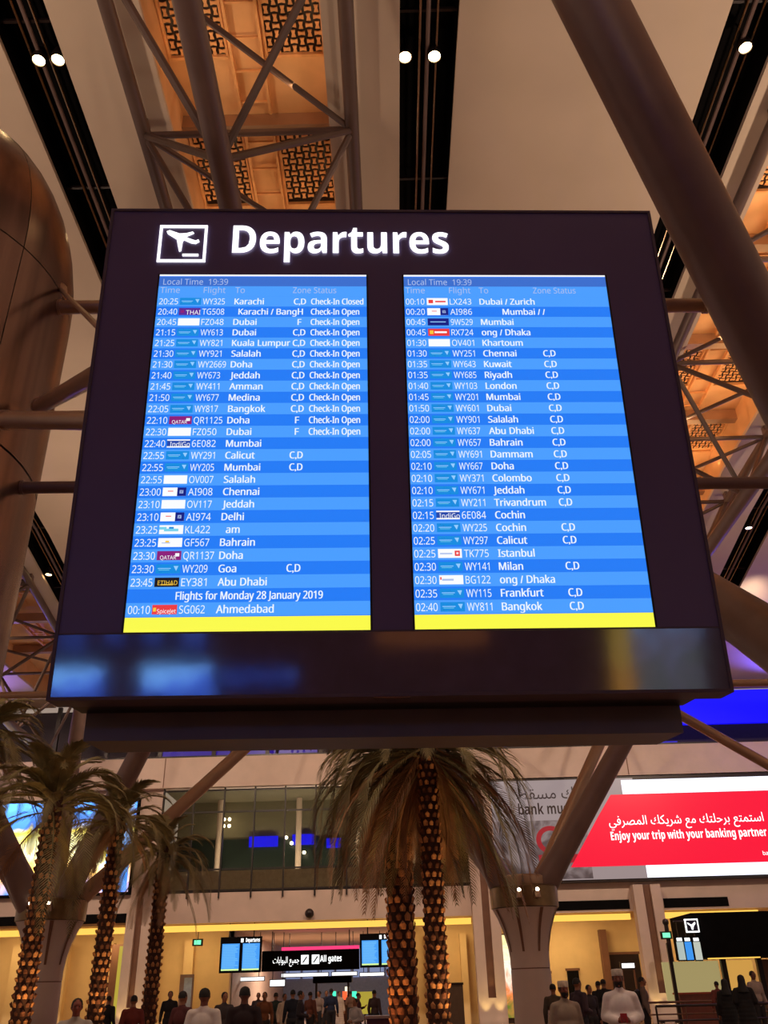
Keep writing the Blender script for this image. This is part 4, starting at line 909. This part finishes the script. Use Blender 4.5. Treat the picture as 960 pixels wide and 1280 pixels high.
def remesh(bm, vox, name, sm=4):
    me = bpy.data.meshes.new(name); bm.to_mesh(me); bm.free(); o = bpy.data.objects.new('tmp', me); C.objects.link(o)
    m = o.modifiers.new('r', 'REMESH'); m.mode = 'VOXEL'; m.voxel_size = vox; m.use_smooth_shade = True
    s_ = o.modifiers.new('s', 'SMOOTH'); s_.iterations = sm; s_.factor = .5
    dg = bpy.context.evaluated_depsgraph_get(); out = bpy.data.meshes.new_from_object(o.evaluated_get(dg)); bpy.data.objects.remove(o); out.name = name
    return out
ARMS = {  # shoulder is (s*.19, 0, 1.43); elbow, wrist, hand direction, per side
    'down': lambda s: ((s * .25, .03, 1.14), (s * .27, -.06, .89), (s * .02, -.12, -1)),
    'hold': lambda s: ((s * .26, .05, 1.15), (s * .10, -.24, 1.10), (-s * .75, -.35, .05)),
    'phone': lambda s: ((s * .26, .02, 1.15), (s * .16, -.26, 1.22), (-s * .3, -.5, .5)) if s > 0 else ((s * .25, .03, 1.14), (s * .27, -.06, .89), (s * .02, -.12, -1)),
}
def legs(stride): return lambda s: ((s * .09, 0, .93), (s * .10, -.06 if s * stride > 0 else .0 if stride == 0 else .02, .50), (s * .105, .02 - stride * s * .16, .09 + (.03 if s * stride < 0 else 0)))
def hands(bm, w_, d, s):
    w_, d = Vector(w_), Vector(d).normalized(); side = d.cross(Vector((0, -1, 0.2))).normalized() * s; pal = side.cross(d) * s
    capsule(bm, w_, w_ + d * .05, .026, .03, 10)
    for k in (-1, 0, 1): capsule(bm, w_ + d * .02 + side * .014 * k, w_ + d * .085 + side * .024 * k, .02, .016, 8)
    for k, L in zip((-1.5, -.5, .5, 1.5), (.060, .072, .078, .070)):
        b0 = w_ + d * .088 + side * .019 * k; b1 = b0 + (d + pal * .15).normalized() * L * .5; b2 = b1 + (d + pal * .7).normalized() * L * .5
        capsule(bm, b0, b1, .0095, .009, 8); capsule(bm, b1, b2, .009, .0075, 8)
    t0 = w_ + d * .03 + side * .028; t1 = t0 + (d * .7 + side * .8).normalized() * .04; capsule(bm, t0, t1, .0125, .011, 8); capsule(bm, t1, t1 + (d * .95 + side * .2).normalized() * .032, .011, .009, 8)
def body_mesh(arm, stride, vox):
    bm = bmesh.new(); A = ARMS[arm]; Lg = legs(stride)
    ellip(bm, (0, -.005, 1.665), (.076, .094, .105)); ellip(bm, (0, -.03, 1.605), (.056, .062, .062))        # skull, jaw
    capsule(bm, (0, -.088, 1.665), (0, -.112, 1.632), .010, .017, 8); capsule(bm, (-.028, -.088, 1.688), (.028, -.088, 1.688), .013, .013, 8)   # nose, brow
    capsule(bm, (-.018, -.090, 1.598), (.018, -.090, 1.598), .010, .010, 8); ellip(bm, (0, -.082, 1.562), (.024, .02, .018), 8)        # lips, chin
    for s in (-1, 1):
        ellip(bm, (s * .078, .005, 1.650), (.013, .022, .034), 8); ellip(bm, (s * .04, -.07, 1.632), (.022, .02, .02), 8)
    capsule(bm, (0, .012, 1.48), (0, .0, 1.60), .062, .054)
    ellip(bm, (0, .0, 1.29), (.165, .105, .19)); ellip(bm, (0, .0, 1.05), (.135, .095, .17)); ellip(bm, (0, .01, .93), (.165, .11, .12))
    for s in (-1, 1):
        capsule(bm, (s * .03, .01, 1.46), (s * .17, .01, 1.425), .055, .052)
        e, wr, d = A(s); capsule(bm, (s * .185, 0, 1.42), e, .052, .038); capsule(bm, e, wr, .038, .025); hands(bm, wr, d, s)
        h, k, a = Lg(s); capsule(bm, h, k, .085, .055); capsule(bm, k, a, .055, .038)
        capsule(bm, (a[0], a[1] + .02, a[2] - .045), (a[0], a[1] - .16, a[2] - .055), .04, .03)
    return remesh(bm, vox, 'body', 3)
def shirt_mesh(arm, long_, g=.022):
    bm = bmesh.new(); A = ARMS[arm]
    ellip(bm, (0, .0, 1.29), (.165 + g, .105 + g, .19)); ellip(bm, (0, .0, 1.05), (.145 + g, .10 + g, .18)); ellip(bm, (0, .01, .92), (.165 + g, .11 + g, .11))
    capsule(bm, (0, .01, 1.46), (0, .005, 1.50), .075, .070)
    for s in (-1, 1):
        capsule(bm, (s * .03, .01, 1.45), (s * .17, .01, 1.42), .065, .066)
        e, wr, d = A(s); e, wr = Vector(e), Vector(wr); capsule(bm, (s * .185, 0, 1.42), e, .052 + g, .042 + g)
        if long_: capsule(bm, e, wr + (e - wr) * .06, .042 + g, .030 + g * .7)
    return remesh(bm, .02, 'shirt', 2)
def trouser_mesh(stride, g=.02):
    bm = bmesh.new(); Lg = legs(stride); ellip(bm, (0, .01, .93), (.17 + g, .115 + g, .12))
    for s in (-1, 1): h, k, a = Lg(s); capsule(bm, h, k, .09 + g, .06 + g); capsule(bm, k, (a[0], a[1], a[2] + .03), .06 + g, .05 + g)
    return remesh(bm, .022, 'trousers', 2)
def robe_mesh(arm):
    bm = bmesh.new(); A = ARMS[arm]; g = .035
    ellip(bm, (0, .0, 1.29), (.17 + g, .11 + g, .19)); capsule(bm, (0, .01, 1.45), (0, .005, 1.51), .078, .068)
    for i in range(12):
        z = 1.25 - i * .1; r = .165 + g + .010 * i; ellip(bm, (0, .0, z), (r, .125 + g * .5 + .012 * i, .12))
    for s in (-1, 1):
        capsule(bm, (s * .03, .01, 1.45), (s * .18, .01, 1.41), .068, .075)
        e, wr, d = A(s); e, wr = Vector(e), Vector(wr); capsule(bm, (s * .19, 0, 1.41), e, .075, .072); capsule(bm, e, wr + (e - wr) * .05, .07, .058)
    return remesh(bm, .022, 'robe', 2)
def cap_part(kind):
    mb = MB()
    if kind == 'short': prof = [(.083, -.015), (.084, .03), (.072, .075), (.045, .105), (.001, .118)]
    elif kind == 'kuma': prof = [(.086, .035), (.090, .04), (.092, .11), (.080, .13), (.001, .135)]
    elif kind == 'scarf': prof = [(.15, -.28), (.12, -.18), (.098, -.08), (.098, .0), (.085, .08), (.05, .115), (.001, .13)]
    if kind == 'short': mb.lathe((0, .012, 1.66), prof, 20, sx=1, sy=1.14)
    elif kind == 'kuma': mb.lathe((0, .0, 1.66), prof, 20, sx=.96, sy=1.14)
    else: mb.lathe((0, .03, 1.66), prof, 20, sx=1, sy=1.1)
    return mb
BODY = {}; SH = {}; TR = {}; RB = {}
def getc(d, k, fn, *a):
    if k not in d: d[k] = fn(*a)
    return d[k]
def eyes_mb():
    mb = MB()
    for s in (-1, 1): mb.ball((s * .030, -.083, 1.662), .011, n=6)
    return mb
CM = {}
def person(px, Y, h, face, label, top, bottom=None, hair='short', arm='down', stride=0, robe=False, long_=True, haircol=(24, 18, 16), skin=(150, 98, 70), held=None, group=None, wide=1.0):
    q = aty(px, 1245, Y); sc = h / 1.775
    T = thing('person', label, 'person', (q.x, Y, 0), group)
    def add(name, me, mt, par=None):
        k = (me.name, mt.name)
        if k not in CM:
            m2 = me.copy(); m2.materials.clear(); m2.materials.append(mt); CM[k] = m2
        o = bpy.data.objects.new(name, CM[k]); C.objects.link(o); o.parent = par or T; return o
    sk = pm('skin_%d_%d_%d' % skin, skin, .55, 0, .06, 8)
    add('body', getc(BODY, (arm, stride), body_mesh, arm, stride, .0125), sk)
    tm = pm('cloth_%d_%d_%d' % top, top, .85, 0, .12, 6)
    if robe: add('robe', getc(RB, arm, robe_mesh, arm), tm)
    else:
        add('shirt', getc(SH, (arm, long_), shirt_mesh, arm, long_), tm)
        add('trousers', getc(TR, stride, trouser_mesh, stride), pm('cloth_%d_%d_%d' % (bottom or (40, 36, 40)), bottom or (40, 36, 40), .85, 0, .12, 6))
    hm = pm('hair_%d_%d_%d' % haircol, haircol, .7, 0, .2, 20)
    if hair == 'kuma':
        add('hair', HAIRM['short'], pm('hair_24_18_16', (24, 18, 16), .7, 0, .2, 20)); add('cap', HAIRM['kuma'], hm)
        add('beard', HAIRM['beard'], pm('hair_24_18_16', (24, 18, 16), .7, 0, .2, 20))
    elif hair == 'scarf': add('headscarf', HAIRM['scarf'], hm)
    else: add('hair', HAIRM['short'], hm)
    add('eyes', HAIRM['eyes'], pm('eye_dark', (20, 14, 12), .3))
    if held == 'red': add('red_phone', MB().box(-.05, .05, -.315, -.30, 1.08, 1.20).mesh('held', []), pm('red_case', (170, 40, 34), .4))
    if held == 'bag': add('backpack', cap_bag, pm('dark_bag', (30, 28, 34), .6))
    T.rotation_euler[2] = math.radians(face); T.scale = (sc * wide, sc * wide, sc); return T
HAIRM = {k: cap_part(k).mesh(k, []) for k in ('short', 'kuma', 'scarf')}; HAIRM['eyes'] = eyes_mb().mesh('eyes', [])
HAIRM['beard'] = MB().lathe((0, -.034, 1.60), [(.02, -.068), (.05, -.05), (.064, -.01), (.064, .02)], 14, a0=math.pi, a1=2 * math.pi, sy=1.08).mesh('beard', [])
bb = MB(); bb.lathe((0, .17, 1.05), [(.05, 0), (.15, .04), (.16, .25), (.13, .38), (.03, .42)], 14, sy=.6); cap_bag = bb.mesh('bag', [])
W_, BK_ = (226, 216, 212), (30, 26, 30)
person(98, 13.5, 1.62, 20, 'dark haired person in white top at the bottom left beside the column', (200, 190, 180), (60, 50, 50), skin=(150, 76, 60))
person(137, 30, 1.68, 160, 'small dark figure right of the second palm trunk', BK_)
person(168, 22, 1.66, 200, 'person in dark red left of the third palm foot', (110, 40, 34))
person(213, 33, 1.78, 10, 'man in black standing before the lit cream fins', BK_, arm='down')
person(229, 19, 1.70, 150, 'person with dark hair and maroon top in front of the grey totem', (84, 34, 36))
person(256, 15, 1.71, 175, 'man in white shirt seen from behind, left of the small flight board', (232, 220, 212), (60, 60, 70), long_=True, wide=1.05, skin=(130, 74, 54))
person(306, 15.5, 1.72, 185, 'person in dark top seen from behind below the left flight board', (40, 22, 26), skin=(110, 64, 50), wide=1.05)
person(281, 24, 1.68, 30, 'person half hidden between the white shirted man and the dark one', (70, 60, 62), arm='phone')
crowd = [(331, 30, 1.72, (120, 70, 40), 'person in brown beneath the left end of the gates sign'), (345, 34, 1.70, (30, 46, 44), 'person in dark green in the crowd under the gates sign'), (356, 33, 1.66, (200, 180, 160), 'person in pale clothes among the crowd at left of centre'),
 (366, 30, 1.76, (24, 26, 40), 'person in navy in the middle of the crowd'), (376, 28, 1.72, (40, 30, 36), 'person in black right of the navy dressed one'), (388, 36, 1.70, (110, 60, 44), 'person in rust brown before the kiosk counter'),
 (399, 42, 1.72, (150, 130, 120), 'distant person in grey beige below the dark kiosk'), (408, 44, 1.74, (34, 30, 44), 'distant dark figure left of the green gate light'), (414, 40, 1.80, (30, 40, 70), 'tall distant person in blue near the green gate light'),
 (424, 48, 1.70, (190, 170, 160), 'distant person in pale robe by the gate lights'), (438, 50, 1.70, (120, 90, 80), 'distant person in brown by the right green light'), (448, 38, 1.62, (60, 24, 30), 'person in dark red left of the yellow stand'),
 (468, 36, 1.70, (70, 50, 50), 'person in dark brown right of the yellow stand'), (444, 27, 1.50, (190, 180, 176), 'shorter pale clothed person low beside the red counter'), (323, 38, 1.72, (60, 46, 50), 'distant person in plum at the left edge of the gates hall')]
for i, (px, Y, h, c_, lab) in enumerate(crowd): person(px, Y, h - .05, (0, 180, 35, 200, 90, 150, 320)[i % 7], lab, c_, arm=('down', 'hold', 'phone')[i % 3], stride=(0, 1)[i % 2], robe=(i in (2, 9)))
person(705, 15.5, 1.66, 15, 'man in grey robe with pale embroidered cap beside the pale column', (150, 132, 116), robe=True, hair='kuma', haircol=(214, 196, 170), arm='down', skin=(132, 66, 46))
person(775, 15.5, 1.80, -10, 'man in white robe and cap holding a red phone at the lower right', (235, 224, 222), robe=True, hair='kuma', haircol=(206, 196, 186), arm='hold', skin=(120, 62, 44), held='red', wide=1.0)
person(692, 24, 1.66, 160, 'dark figure behind the grey robed man at left', (90, 80, 70))
person(723, 22, 1.76, 120, 'person in dark plum bending behind the two capped men', (60, 40, 52), arm='hold')
person(737, 26, 1.62, 30, 'child sized dark figure between the two capped men', (54, 44, 52))
person(749, 32, 1.72, 200, 'dark figure left of the white robed man', BK_)
person(756, 30, 1.76, 170, 'second dark figure close behind the white robed man', (26, 22, 26))
person(805, 28, 1.78, 80, 'person with a dark backpack at the foot of the right pilaster', (110, 90, 84), held='bag')
person(908, 27, 1.66, 175, 'woman in black with black headscarf left at the shop counter', (18, 15, 18), robe=True, hair='scarf', haircol=(18, 15, 18))
person(930, 26, 1.74, 170, 'woman in black robe and headscarf at the shop counter, taller one', (20, 16, 20), robe=True, hair='scarf', haircol=(20, 16, 20), arm='hold')
person(946, 31.2, 1.88, 20, 'man in pale shirt at the right edge by the shop', (170, 150, 140), skin=(120, 76, 56))
person(898, 34.5, 1.62, 190, 'person in dark red leaning at the shop counter', (120, 60, 56))
